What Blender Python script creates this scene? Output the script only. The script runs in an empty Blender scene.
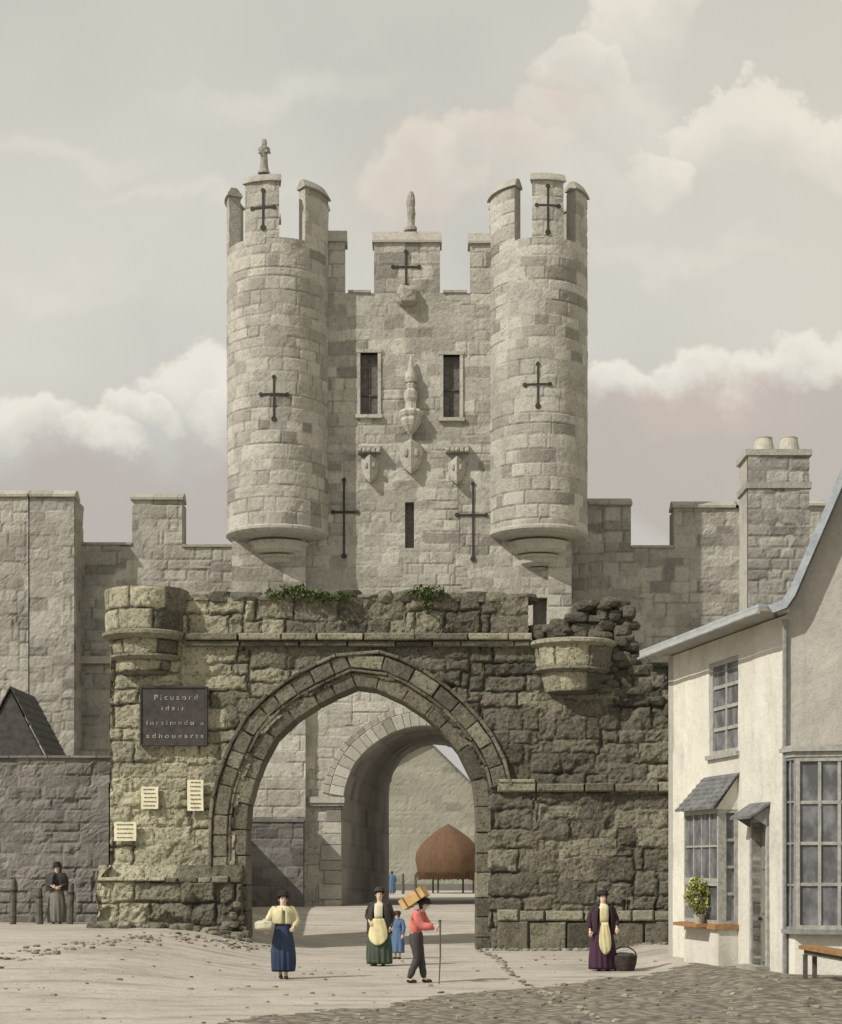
import bpy, bmesh, math, random
import numpy as np
from mathutils import Vector, Matrix
PI = math.pi
R = math.radians
K = 1.5               # depth scale: distances of the planes grow with the focal length
F = 1100.0*K            # focal length in pixels of the 842x1024 frame
EYE = 2.2
HY = 865.0
random.seed(7)
scene = bpy.context.scene
COL = scene.collection

def P(px, py, Y):
    """a sight line at real distance Y -> world point"""
    s = F / Y
    return Vector(((px - 421) / s, Y, EYE + (HY - py) / s))
def X_(px, Y): return (px - 421) * Y / F
def Z_(py, Y): return EYE + (HY - py) * Y / F

# ------------------------------------------------------------------ noise
def _hash(ix, iy, iz, seed):
    n = (ix * 374761393 + iy * 668265263 + iz * 2147483647 + seed * 974634777) & 0xffffffff
    n = ((n ^ (n >> 13)) * 1274126177) & 0xffffffff
    return ((n ^ (n >> 16)) & 0xffff) / 65535.0
def vnoise(x, y, z=0.0, seed=0):
    x = np.asarray(x, float); y = np.asarray(y, float); z = np.zeros_like(x) + z
    ix, iy, iz = np.floor(x).astype(np.int64), np.floor(y).astype(np.int64), np.floor(z).astype(np.int64)
    fx, fy, fz = x - ix, y - iy, z - iz
    fx, fy, fz = fx*fx*(3-2*fx), fy*fy*(3-2*fy), fz*fz*(3-2*fz)
    r = 0
    for a in (0, 1):
        for b in (0, 1):
            for c in (0, 1):
                w = (fx if a else 1-fx) * (fy if b else 1-fy) * (fz if c else 1-fz)
                r = r + w * _hash(ix+a, iy+b, iz+c, seed)
    return r
def fbm(x, y, z=0.0, o=4, seed=0):
    r, a, f, t = 0, 1.0, 1.0, 0
    for i in range(o):
        r = r + a * vnoise(np.asarray(x)*f, np.asarray(y)*f, np.asarray(z)*f, seed+i*17); t += a; a *= .5; f *= 2.03
    return r / t

# ------------------------------------------------------------------ terrain
def sst(a, b, t):
    t = np.clip((np.asarray(t, float) - a) / (b - a), 0, 1)
    return t*t*(3-2*t)
def ground_z(x, y):
    x = np.asarray(x, float); yr = np.asarray(y, float); y = yr/K
    g = .60 * sst(-2.6, -6.6, x) * sst(15, 26, y) * (1 - sst(70, 95, y))
    street = .62 * sst(30, 41, y) * (1 - sst(52, 82, y))
    g = np.maximum(g, street)
    g = g + .16 * sst(4.6, 5.9, x) * sst(15, 19, y) * (1 - sst(40, 60, y))
    g = g + .012 * (fbm(x*1.3, yr*1.3, 0, 3, 5) - .5) * sst(0, 3, y)
    return g
def gz(x, y): return float(ground_z(x, y))

# ------------------------------------------------------------------ object helpers
def mk(name, V, Fc, mat, parent=None, attrs=None, smooth=False):
    me = bpy.data.meshes.new(name)
    V = np.asarray(V, float)
    me.from_pydata([tuple(v) for v in V], [], [tuple(int(i) for i in f) for f in Fc])
    me.validate(clean_customdata=False)
    me.update()
    n = len(me.vertices)
    at = {'tint': .5, 'joint': 0.0, 'pale': .5}
    if attrs: at.update(attrs)
    for k, v in at.items():
        a = me.attributes.new(k, 'FLOAT', 'POINT')
        arr = np.zeros(n, np.float32) + (v if np.isscalar(v) else np.asarray(v, np.float32)[:n])
        a.data.foreach_set('value', arr.astype(np.float32))
    if smooth:
        me.polygons.foreach_set('use_smooth', [True]*len(me.polygons))
    o = bpy.data.objects.new(name, me)
    mats = mat if isinstance(mat, (list, tuple)) else [mat]
    for m in mats: me.materials.append(m)
    COL.objects.link(o)
    if parent is not None: o.parent = parent; o.matrix_parent_inverse = parent_world(parent).inverted()
    return o
def parent_world(p):
    m = p.matrix_basis.copy()
    if p.parent is not None: m = parent_world(p.parent) @ p.matrix_parent_inverse @ m
    return m
def thing(name, label, cat, loc=(0, 0, 0), rotz=0, group=None):
    o = bpy.data.objects.new(name, None); COL.objects.link(o)
    o.empty_display_size = .2
    o.location = loc; o.rotation_euler = (0, 0, rotz)
    o['label'] = label; o['category'] = cat
    if group: o['group'] = group
    return o
def tag(o, label, cat, group=None, kind=None):
    o['label'] = label; o['category'] = cat
    if group: o['group'] = group
    if kind: o['kind'] = kind
    return o

class MB:
    """collects faces of one mesh"""
    def __init__(s): s.V = []; s.F = []; s.T = []; s.J = []; s.Pl = []; s.M = []
    def add(s, V, Fc, tint=.5, joint=0.0, pale=.5, mi=0):
        k = len(s.V)
        V = [tuple(v) for v in V]
        s.V += V; s.F += [tuple(int(i)+k for i in f) for f in Fc]
        n = len(V)
        s.T += list(np.zeros(n)+tint); s.J += list(np.zeros(n)+joint); s.Pl += list(np.zeros(n)+pale)
        s.M += [mi]*len(Fc)
        return s
    def box(s, x0, x1, y0, y1, z0, z1, M=None, **k):
        V = [Vector(p) for p in ((x0,y0,z0),(x1,y0,z0),(x1,y1,z0),(x0,y1,z0),(x0,y0,z1),(x1,y0,z1),(x1,y1,z1),(x0,y1,z1))]
        if M is not None: V = [M @ v for v in V]
        return s.add(V, [(0,3,2,1),(4,5,6,7),(0,1,5,4),(1,2,6,5),(2,3,7,6),(3,0,4,7)], **k)
    def prism(s, poly, a, b, M=None, **k):
        """poly: list of (u, z) extruded from x=a to x=b in frame (x, u, z)"""
        n = len(poly)
        V = [Vector((a, u, z)) for u, z in poly] + [Vector((b, u, z)) for u, z in poly]
        if M is not None: V = [M @ v for v in V]
        Fc = [tuple(range(n)), tuple(range(2*n-1, n-1, -1))] + [(i, i+n, (i+1) % n + n, (i+1) % n) for i in range(n)]
        return s.add(V, Fc, **k)
    def slab(s, poly, z0, z1, **k):
        n = len(poly)
        V = [(x, y, z0) for x, y in poly] + [(x, y, z1) for x, y in poly]
        Fc = [tuple(range(n-1, -1, -1)), tuple(range(n, 2*n))] + [(i, (i+1) % n, (i+1) % n + n, i+n) for i in range(n)]
        return s.add(V, Fc, **k)
    def lathe(s, prof, cx=0, cy=0, a0=0.0, a1=2*PI, n=32, sx=1.0, sy=1.0, M=None, closed=False, rf=None, **k):
        """prof (r, z); angle a: x=r sin a, y=-r cos a"""
        full = abs((a1-a0) - 2*PI) < 1e-6
        na = n if full else n+1
        m = len(prof); V = []
        for i in range(na):
            a = a0 + (a1-a0)*i/n
            for (r, z) in prof:
                rr = r if rf is None else rf(r, z, a)
                V.append(Vector((cx + sx*rr*math.sin(a), cy - sy*rr*math.cos(a), z)))
        if M is not None: V = [M @ v for v in V]
        Fc = []
        for i in range(n):
            i2 = (i+1) % na
            for j in range(m if closed else m-1):
                j2 = (j+1) % m
                Fc.append((i*m+j, i2*m+j, i2*m+j2, i*m+j2))
        if not full and closed:
            Fc.append(tuple(range(m-1, -1, -1))); Fc.append(tuple((na-1)*m + j for j in range(m)))
        return s.add(V, Fc, **k)
    def tube(s, pts, rad, n=8, **k):
        pts = [Vector(p) for p in pts]
        rads = rad if isinstance(rad, (list, tuple)) else [rad]*len(pts)
        V = []
        up = Vector((0.13, .2, 1)).normalized()
        for i, p in enumerate(pts):
            t = (pts[min(i+1, len(pts)-1)] - pts[max(i-1, 0)]).normalized()
            u = t.cross(up)
            if u.length < .05: u = t.cross(Vector((1, 0, 0)))
            u.normalize(); v = t.cross(u)
            for j in range(n):
                a = 2*PI*j/n
                V.append(p + (u*math.cos(a) + v*math.sin(a))*rads[i])
        m = len(pts)
        Fc = [(i*n+j, i*n+(j+1) % n, (i+1)*n+(j+1) % n, (i+1)*n+j) for i in range(m-1) for j in range(n)]
        Fc += [tuple(range(n-1, -1, -1)), tuple((m-1)*n+j for j in range(n))]
        return s.add(V, Fc, **k)
    def hexa(s, c, ch=.03, rgh=0.0, **kw):
        """stone: c = 4 front corners + 4 back corners; the front face is chamfered"""
        c = [Vector(v) for v in c]
        if rgh:
            nrm = (sum(c[:4], Vector()) - sum(c[4:], Vector())).normalized(); n = 6; V = []; sd = len(s.V) % 997
            l1 = (c[1]-c[0]).length; l2 = (c[3]-c[0]).length
            cc = sum(c[:4], Vector())/4
            for i in range(n):
                for j in range(n):
                    u, v = i/(n-1), j/(n-1)
                    uu, vv = .5+(u-.5)*1.0, .5+(v-.5)*1.0
                    if i in (1, n-2): uu = (ch/l1 if i == 1 else 1-ch/l1)
                    if j in (1, n-2): vv = (ch/l2 if j == 1 else 1-ch/l2)
                    p = (c[0]*(1-uu)+c[1]*uu)*(1-vv) + (c[3]*(1-uu)+c[2]*uu)*vv
                    edge = i in (0, n-1) or j in (0, n-1)
                    q = (p.x*3+sd, p.z*3, p.y*3)
                    nz = float(fbm(np.array(q[0]*1.6), np.array(q[1]*1.6), q[2]*1.6, 2, 3)) - .5
                    V.append(p - nrm*(ch if edge else 0) + nrm*nz*rgh*2 + ((cc-p)*abs(nz)*.25 if edge else Vector()))
            Fc = [(i*n+j, (i+1)*n+j, (i+1)*n+j+1, i*n+j+1) for i in range(n-1) for j in range(n-1)]
            rim = [i*n for i in range(n)] + [(n-1)*n+j for j in range(1, n)] + [i*n+n-1 for i in range(n-2, -1, -1)] + [j for j in range(n-2, 0, -1)]
            k = len(V); V += [V[q]+ (c[4]-c[0]) for q in rim]
            m = len(rim); Fc += [(rim[i], rim[(i+1) % m], k+(i+1) % m, k+i) for i in range(m)]
            Fc.append(tuple(range(k+m-1, k-1, -1)))
            return s.add(V, Fc, **kw)
        k_ = kw
        cen = sum(c[:4], Vector())/4
        nrm = (sum(c[:4], Vector()) - sum(c[4:], Vector())).normalized()
        mid = [c[i] - nrm*ch for i in range(4)]
        fr = [c[i] + (cen - c[i]).normalized()*ch*1.3 for i in range(4)]
        V = fr + mid + c[4:]
        Fc = [(0,1,2,3), (11,10,9,8)]
        for i in range(4):
            j = (i+1) % 4
            Fc += [(i, i+4, j+4, j), (i+4, i+8, j+8, j+4)]
        return s.add(V, Fc, **kw)
    def rock(s, c, r, seed=0, sq=(1, 1, 1), rz=0, lv=2, **k):
        bm = bmesh.new(); bmesh.ops.create_icosphere(bm, subdivisions=lv, radius=1)
        co = np.array([v.co[:] for v in bm.verts]); fs = [[v.index for v in f.verts] for f in bm.faces]; bm.free()
        # squash towards a block
        co = np.sign(co)*np.abs(co)**.6
        d = .7 + .55*fbm(co[:,0]*1.3+seed*3.1, co[:,1]*1.3, co[:,2]*1.3+seed, 3, seed)
        co = co*d[:,None]*np.array(sq)*r
        M = Matrix.Rotation(rz, 3, 'Z')
        V = [M @ Vector(v) + Vector(c) for v in co]
        return s.add(V, fs, **k)
    def build(s, name, mat, parent=None, smooth=False, fix=True):
        o = mk(name, s.V, s.F, mat, parent, {'tint': np.array(s.T), 'joint': np.array(s.J), 'pale': np.array(s.Pl)}, smooth)
        if isinstance(mat, (list, tuple)) and len(o.data.polygons) == len(s.M):
            o.data.polygons.foreach_set('material_index', s.M)
        if fix:
            bm = bmesh.new(); bm.from_mesh(o.data); bmesh.ops.recalc_face_normals(bm, faces=bm.faces[:]); bm.to_mesh(o.data); bm.free()
        return o

# ------------------------------------------------------------------ masonry height field
class Blocks:
    def __init__(s, seed, u0, u1, v0, v1, hr, wr, depth=.03, prot=.02, jw=.035, rough=.012, wav=.03, brk=0.0, jmin=.12):
        rn = random.Random(seed); s.seed = seed
        s.depth, s.prot, s.jw, s.rough, s.wav = depth, prot, jw, rough, wav; s.brk = brk; s.jmin = jmin
        s.rows = [v0-.5]
        while s.rows[-1] < v1+.5: s.rows.append(s.rows[-1] + rn.uniform(*hr))
        s.rows = np.array(s.rows); s.cuts = []
        for i in range(len(s.rows)):
            c = [u0-1-rn.random()]
            h = s.rows[min(i+1, len(s.rows)-1)] - s.rows[min(i, len(s.rows)-2)]
            while c[-1] < u1+1.5: c.append(c[-1] + rn.uniform(*wr)*(1 if rn.random() < .75 else 1.5))
            s.cuts.append(np.array(c))
    def ev(s, U, V):
        sd = s.seed
        U2 = U + s.wav*2*(fbm(U*1.7, V*1.7, 1.5, 3, sd)-.5) + s.wav*.7*(vnoise(U*9, V*9, 0, sd)-.5)
        V2 = V + s.wav*2*(fbm(U*1.1, V*1.9, 7.5, 3, sd+3)-.5) + s.wav*.7*(vnoise(U*9, V*9, 5, sd)-.5)
        zd = np.zeros(U.shape) + 9
        if s.brk:
            q = U2/1.9 + .6*vnoise(U*.2, np.floor(V2/1.3)*3.7, 2, sd+40); z_ = np.floor(q)
            V2 = V2 + s.brk*(_hash(z_.astype(np.int64), np.floor(V2/1.3).astype(np.int64)*0, 4, sd+41)-.5)*2
            zd = np.minimum(q-z_, 1-(q-z_))*1.9
        row = np.clip(np.searchsorted(s.rows, V2) - 1, 0, len(s.rows)-2)
        dv = np.minimum(V2 - s.rows[row], s.rows[row+1] - V2)
        bi = np.zeros(U.shape, np.int64); du = np.zeros(U.shape) + 9; cu = np.zeros(U.shape)
        for r in np.unique(row):
            m = row == r; c = s.cuts[r]
            k = np.clip(np.searchsorted(c, U2[m]) - 1, 0, len(c)-2)
            bi[m] = k; du[m] = np.minimum(U2[m]-c[k], c[k+1]-U2[m]); cu[m] = (c[k]+c[k+1])/2
        cv = (s.rows[row]+s.rows[row+1])/2
        r1 = _hash(bi, row, 3, sd); r2 = _hash(bi, row, 9, sd+1); r3 = _hash(bi, row, 21, sd+2)
        d = np.minimum(np.minimum(du, dv), zd)
        j = np.exp(-(d/s.jw)**2)
        # some joints are tight, others washed out
        open_ = s.jmin + (1-s.jmin)*sst(.35, .6, fbm(U*.9, V*.9, 3.3, 2, sd+9))
        chip = sst(.55, .8, fbm(U*3.1, V*3.1, 9.1, 3, sd+5))*s.rough*1.8
        h = s.prot*(r1*2-1) - s.depth*j*open_ + s.rough*2*(fbm(U*4, V*4, r1*7, 4, sd+7)-.5) + s.rough*.8*(vnoise(U*16, V*16, 2, sd+8)-.5) - chip \
            + (r3-.5)*.5*s.prot*(U2-cu)
        return h, r2, j*open_, cu, cv

def grid_patch(name, us, vs, mapf, blocks, mat, parent=None, hole=None, keep=None, back=None, pale=None, extra=None, mb=None):
    """displaced masonry face. mapf(U,V,H)->X,Y,Z ; hole(U,V)->bool for face centres ; back = metres the rim is carried back"""
    U, V = np.meshgrid(us, vs, indexing='ij')
    h, tint, joint, cu, cv = blocks.ev(U, V)
    if extra is not None: h = h + extra(U, V)
    X, Y, Z = mapf(U, V, h)
    nu, nv = len(us), len(vs)
    idx = np.arange(nu*nv).reshape(nu, nv)
    A, B, C_, D = idx[:-1,:-1], idx[1:,:-1], idx[1:,1:], idx[:-1,1:]
    uc = (U[:-1,:-1]+U[1:,1:])/2; vc = (V[:-1,:-1]+V[1:,1:])/2
    m = np.ones(uc.shape, bool)
    if hole is not None: m &= ~hole(uc, vc)
    if keep is not None:
        ccu = (cu[:-1,:-1]+cu[1:,1:])/2; ccv = (cv[:-1,:-1]+cv[1:,1:])/2
        m &= keep(uc, vc, cu[:-1,:-1], cv[:-1,:-1])
    quads = np.stack([A[m], B[m], C_[m], D[m]], 1)
    Vx = np.stack([X.ravel(), Y.ravel(), Z.ravel()], 1)
    T, J = tint.ravel(), joint.ravel()
    Pl = np.zeros(len(T)) + .5 if pale is None else pale(U, V, cu, cv, tint).ravel()
    if back:
        # rim: boundary edges carried back
        e = np.concatenate([quads[:, [0,1]], quads[:, [1,2]], quads[:, [2,3]], quads[:, [3,0]]])
        key = np.sort(e, 1); kk = key[:,0]*(nu*nv) + key[:,1]
        un, inv, cnt = np.unique(kk, return_inverse=True, return_counts=True)
        be = e[cnt[inv] == 1]
        bv = np.unique(be); mp = {int(v): i+len(Vx) for i, v in enumerate(bv)}
        Xb, Yb, Zb = mapf(U, V, np.zeros_like(h) - back)
        Vb = np.stack([Xb.ravel(), Yb.ravel(), Zb.ravel()], 1)[bv]
        Vx = np.concatenate([Vx, Vb]); T = np.concatenate([T, T[bv]]); J = np.concatenate([J, J[bv]]); Pl = np.concatenate([Pl, Pl[bv]])
        rim = np.array([(mp[int(a)], mp[int(b)], int(b), int(a)) for a, b in be]) if len(be) else np.zeros((0, 4), int)
        quads = np.concatenate([quads, rim])
    if mb is not None:
        mb.add(Vx, quads, tint=T, joint=J, pale=Pl); return None
    used = np.unique(quads); rem = np.zeros(len(Vx), np.int64); rem[used] = np.arange(len(used))
    return mk(name, Vx[used], rem[quads], mat, parent, {'tint': T[used], 'joint': J[used], 'pale': Pl[used]}, smooth=False)

def lines(a, b, step, cuts=()):
    n = max(1, int(round((b-a)/step)))
    l = list(np.linspace(a, b, n+1))
    for c in cuts:
        if a < c < b:
            k = int(np.argmin([abs(q-c) for q in l]))
            if 0 < k < len(l)-1 and not any(abs(l[k]-d) < 1e-9 for d in cuts): l[k] = c
            else: l.append(c)
    return np.array(sorted(l))

def in_poly(poly):
    poly = np.array(poly, float)
    def f(U, V):
        c = np.zeros(U.shape, bool); n = len(poly)
        for i in range(n):
            x1, y1 = poly[i]; x2, y2 = poly[(i+1) % n]
            if y1 == y2: continue
            t = ((y1 > V) != (y2 > V)) & (U < (x2-x1)*(V-y1)/(y2-y1) + x1)
            c ^= t
        return c
    return f
def resample(pts, n):
    pts = np.array(pts, float); d = np.r_[0, np.cumsum(np.hypot(*np.diff(pts, axis=0).T))]
    t = np.linspace(0, d[-1], n+1)
    return np.stack([np.interp(t, d, pts[:,0]), np.interp(t, d, pts[:,1])], 1), d[-1]
def smooth_curve(pts, n=80):
    """Catmull-Rom through the points"""
    pts = [np.array(p, float) for p in pts]; out = []
    q = [2*pts[0]-pts[1]] + pts + [2*pts[-1]-pts[-2]]
    for i in range(1, len(q)-2):
        for t in np.linspace(0, 1, n//len(pts)+2)[:-1]:
            a, b, c, d = q[i-1:i+3]
            out.append(.5*((2*b)+(-a+c)*t+(2*a-5*b+4*c-d)*t*t+(-a+3*b-3*c+d)*t**3))
    out.append(pts[-1]); return np.array(out)
def offset(pts, d):
    pts = np.array(pts); t = np.gradient(pts, axis=0); t /= np.hypot(t[:,0], t[:,1])[:,None]+1e-9
    return pts + d*np.stack([-t[:,1], t[:,0]], 1)

def voussoirs(mb, curve, o0, o1, n, yf, yb, rn, ch=.04, gap=.02, jit=.03, pale=.5, pj=.2, rgh=0.0):
    """wedge stones between two offsets of an arch curve in the XZ plane, front at yf, back at yb"""
    c, L = resample(curve, 400)
    a, b = offset(c, o0), offset(c, o1)
    cuts = [0]
    for i in range(n): cuts.append(cuts[-1] + rn.uniform(.75, 1.25))
    cuts = np.array(cuts)/cuts[-1]*400
    for i in range(n):
        k0, k1 = int(round(cuts[i])), int(round(cuts[i+1]))
        g = max(0, gap/L*400/2)
        steps = 2
        f = yf - rn.uniform(-jit, jit)
        ti = rn.random(); pl = min(1, max(0, pale + rn.uniform(-pj, pj)))
        q0, q1 = k0+g, k1-g
        def at(arr, t): return np.array([np.interp(t, np.arange(401), arr[:,0]), np.interp(t, np.arange(401), arr[:,1])])
        r_ = rn.uniform(-jit, jit)*.8
        p = [at(a, q0), at(a, q1), at(b, q1), at(b, q0)]
        dirv = (p[2]-p[1]); dirv /= np.hypot(*dirv)+1e-9
        p[2] = p[2] + dirv*r_; p[3] = p[3] + dirv*r_
        fr = [(v[0], f, v[1]) for v in p]; bk = [(v[0], yb, v[1]) for v in p]
        mb.hexa(fr+bk, ch, rgh=rgh, tint=ti, pale=pl, joint=0)

# ------------------------------------------------------------------ materials
MATS = {}
def new_mat(name):
    m = bpy.data.materials.new(name); m.use_nodes = True
    nt = m.node_tree; b = nt.nodes['Principled BSDF']
    b.inputs['Specular IOR Level'].default_value = .2
    MATS[name] = m
    return m, nt, b
def N(nt, t, **k):
    n = nt.nodes.new(t)
    for a, v in k.items():
        if a in n.bl_rna.properties: setattr(n, a, v)
        else: n.inputs[a.replace('_', ' ')].default_value = v
    return n
def noise(nt, vec, scale, detail=4, rough=.6, scl=None):
    src = vec
    if scl is not None:
        mp = nt.nodes.new('ShaderNodeMapping'); mp.inputs['Scale'].default_value = scl
        nt.links.new(vec, mp.inputs[0]); src = mp.outputs[0]
    n = nt.nodes.new('ShaderNodeTexNoise'); n.inputs['Scale'].default_value = scale
    n.inputs['Detail'].default_value = detail; n.inputs['Roughness'].default_value = rough
    nt.links.new(src, n.inputs['Vector']); return n.outputs[0]
def mix(nt, a, b, fac, mode='MIX'):
    n = nt.nodes.new('ShaderNodeMix'); n.data_type = 'RGBA'; n.blend_type = mode
    for s, v in ((n.inputs[0], fac), (n.inputs[6], a), (n.inputs[7], b)):
        if hasattr(v, 'links') or hasattr(v, 'is_linked'): nt.links.new(v, s)
        elif isinstance(v, (int, float)): s.default_value = v
        else: s.default_value = (*v[:3], 1)
    return n.outputs[2]
def rng(nt, v, a, b, c=0., d=1.):
    n = nt.nodes.new('ShaderNodeMapRange'); n.inputs[1].default_value = a; n.inputs[2].default_value = b
    n.inputs[3].default_value = c; n.inputs[4].default_value = d; nt.links.new(v, n.inputs[0]); return n.outputs[0]
def attr(nt, name):
    n = nt.nodes.new('ShaderNodeAttribute'); n.attribute_name = name; return n.outputs['Fac']
def objco(nt): return nt.nodes.new('ShaderNodeTexCoord').outputs['Object']
def bump(nt, h, b, strength=.5, dist=.02, prev=None):
    n = nt.nodes.new('ShaderNodeBump'); n.inputs['Strength'].default_value = strength; n.inputs['Distance'].default_value = dist
    nt.links.new(h, n.inputs['Height'])
    if prev is not None: nt.links.new(prev, n.inputs['Normal'])
    nt.links.new(n.outputs[0], b.inputs['Normal']); return n.outputs[0]

def stone_mat(name, dark, mid, light, pale=None, joint=(.12, .11, .09), jf=.6, fine=.5, stain=.5, bs=.7, bd=.03, g3=20):
    m, nt, b = new_mat(name); co = objco(nt)
    t = attr(nt, 'tint'); j = attr(nt, 'joint'); pl = attr(nt, 'pale')
    c = mix(nt, mix(nt, dark, mid, rng(nt, t, 0, .55)), light, rng(nt, t, .55, 1))
    c = mix(nt, c, [x*.78 for x in dark], rng(nt, t, .10, .04))
    if pale is not None: c = mix(nt, c, mix(nt, [x*.8 for x in pale], pale, t), rng(nt, pl, .5, 1))
    n1 = noise(nt, co, .55, 5, .65); n2 = noise(nt, co, 6, 6, .7); n3 = noise(nt, co, g3, 4, .8); n4 = noise(nt, co, 2.2, 5, .7, (1, 1, .35))
    c = mix(nt, c, mix(nt, c, [x*.55 for x in dark], 1), rng(nt, n1, .52, .75, 0, stain))
    c = mix(nt, c, [x*.5 for x in dark], rng(nt, n4, .52, .74, 0, stain*.8))
    c = mix(nt, c, [min(1, x*1.25) for x in light], rng(nt, n2, .55, .8, 0, fine*.55))
    c = mix(nt, c, [x*.45 for x in dark], rng(nt, n2, .46, .28, 0, fine*.9))
    c = mix(nt, c, [x*.4 for x in dark], rng(nt, n3, .47, .33, 0, fine))
    c = mix(nt, c, [min(1, x*1.3) for x in light], rng(nt, n3, .56, .72, 0, fine*.6))
    vo = nt.nodes.new('ShaderNodeTexVoronoi'); vo.inputs['Scale'].default_value = g3*.45; vo.inputs['Randomness'].default_value = 1; nt.links.new(co, vo.inputs['Vector'])
    pit = rng(nt, vo.outputs['Distance'], .22, .06)
    c = mix(nt, c, [x*.45 for x in dark], mix(nt, (0,0,0), pit, rng(nt, n2, .48, .6, 0, fine*.7)))
    st = noise(nt, co, 1.1, 5, .7, (2.2, 2.2, .16))
    c = mix(nt, c, [x*.6 for x in dark], rng(nt, st, .56, .76, 0, stain*.75))
    c = mix(nt, c, joint, rng(nt, j, .25, 1, 0, jf))
    nt.links.new(c, b.inputs['Base Color']); b.inputs['Roughness'].default_value = .95
    p = bump(nt, n2, b, bs*.8, bd*2)
    bump(nt, n3, b, bs, bd, p)
    return m
def plain_mat(name, col, rough=.8, var=.25, scale=8, bs=.2, bd=.01, metal=0, col2=None, scl=None):
    m, nt, b = new_mat(name); co = objco(nt)
    n1 = noise(nt, co, scale, 5, .65, scl); n2 = noise(nt, co, scale*6, 3, .7, scl)
    c2 = col2 or [x*(1-var*1.6) for x in col]
    c = mix(nt, col, c2, rng(nt, n1, .4, .68))
    c = mix(nt, c, [x*(1-var) for x in c2], rng(nt, n2, .5, .75, 0, .7))
    nt.links.new(c, b.inputs['Base Color']); b.inputs['Roughness'].default_value = rough; b.inputs['Metallic'].default_value = metal
    bump(nt, n2, b, bs, bd)
    return m
M_TOWER = stone_mat('pale_limestone', (.325,.31,.27), (.43,.415,.362), (.525,.508,.445), pale=(.60,.58,.50), joint=(.16,.15,.135), jf=.6, fine=.7, stain=.5)
M_WALLS = stone_mat('grey_limestone', (.28,.268,.235), (.375,.36,.315), (.46,.445,.39), pale=(.54,.52,.45), joint=(.15,.14,.12), jf=.6, fine=.6, stain=.45)
M_BARB = stone_mat('weathered_barbican_stone', (.122,.113,.088), (.188,.175,.136), (.275,.26,.197), pale=(.58,.555,.40), joint=(.04,.037,.032), jf=.85, fine=1.0, stain=.6, bs=1.0, bd=.05, g3=14)
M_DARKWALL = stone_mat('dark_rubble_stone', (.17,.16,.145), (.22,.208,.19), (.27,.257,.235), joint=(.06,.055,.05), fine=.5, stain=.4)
M_VAULT = stone_mat('passage_stone', (.30,.285,.26), (.36,.34,.31), (.42,.40,.37), joint=(.07,.065,.055), fine=.4, stain=.3)  # mid grey stone of the passage
M_FAR = stone_mat('far_yard_plaster', (.30,.295,.24), (.33,.325,.265), (.36,.355,.29), joint=(.28,.275,.22), fine=.3, stain=.4)
M_SLIT = plain_mat('dark_slit', (.06,.055,.05), .9, .2)
M_VOID = plain_mat('dark_interior', (.17,.16,.15), .9, .3)
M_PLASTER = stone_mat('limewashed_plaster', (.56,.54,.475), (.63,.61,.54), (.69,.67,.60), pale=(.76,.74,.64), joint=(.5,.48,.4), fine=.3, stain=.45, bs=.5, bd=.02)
M_PLASTER2 = stone_mat('shaded_plaster', (.36,.345,.31), (.42,.40,.36), (.48,.46,.41), joint=(.35,.33,.3), fine=.3, stain=.4, bs=.5, bd=.02)  # plaster copy darkened in colour for the shaded gable side
M_LEAD = plain_mat('lead_sheet', (.38,.42,.45), .6, .2, 3)
M_SLATE = plain_mat('grey_slate', (.20,.20,.20), .75, .35, 5, .4)
M_PAINT = plain_mat('weathered_white_paint', (.40,.395,.36), .6, .25, 9, .2)
M_PAINTG = plain_mat('grey_green_paint', (.27,.275,.26), .6, .25, 9, .2)
M_GLASS = None
m, nt, b = new_mat('window_glass'); co = objco(nt)
c = mix(nt, (.10,.10,.105), (.22,.225,.24), rng(nt, noise(nt, co, 3.2, 3, .6, (1,1,.6)), .42, .65))
nt.links.new(c, b.inputs['Base Color']); b.inputs['Roughness'].default_value = .22; b.inputs['Specular IOR Level'].default_value = .35
bump(nt, noise(nt, co, 2.5, 2), b, .25, .03); M_GLASS = m
M_DOOR = plain_mat('brown_grey_door_paint', (.23,.215,.185), .7, .25, 7, .2, scl=(1,1,.15))
M_WOOD = plain_mat('brown_wood', (.34,.19,.08), .75, .35, 6, .3, col2=(.22,.13,.065))
M_WOODG = plain_mat('grey_wood', (.14,.125,.105), .85, .35, 6, .3)
M_TERRA = plain_mat('orange_painted_sill', (.42,.22,.10), .75, .3, 9, .2)
M_POT = plain_mat('pale_pot', (.5,.48,.4), .7, .2, 9, .2)
M_PLAQUE = plain_mat('blackened_board', (.075,.068,.064), .7, .25, 6, .2)
M_LETTER = plain_mat('white_lettering', (.52,.50,.46), .7, .5, 9, .1)
M_PAPER = plain_mat('yellowed_paper', (.80,.76,.55), .85, .1, 5, .1)
M_INK = plain_mat('faded_ink', (.16,.14,.11), .85, .2, 9, .1)
M_HAY = plain_mat('brown_thatch', (.165,.10,.062), .95, .45, 5, .9, .06, col2=(.13,.075,.045), scl=(1,1,.3))
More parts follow.
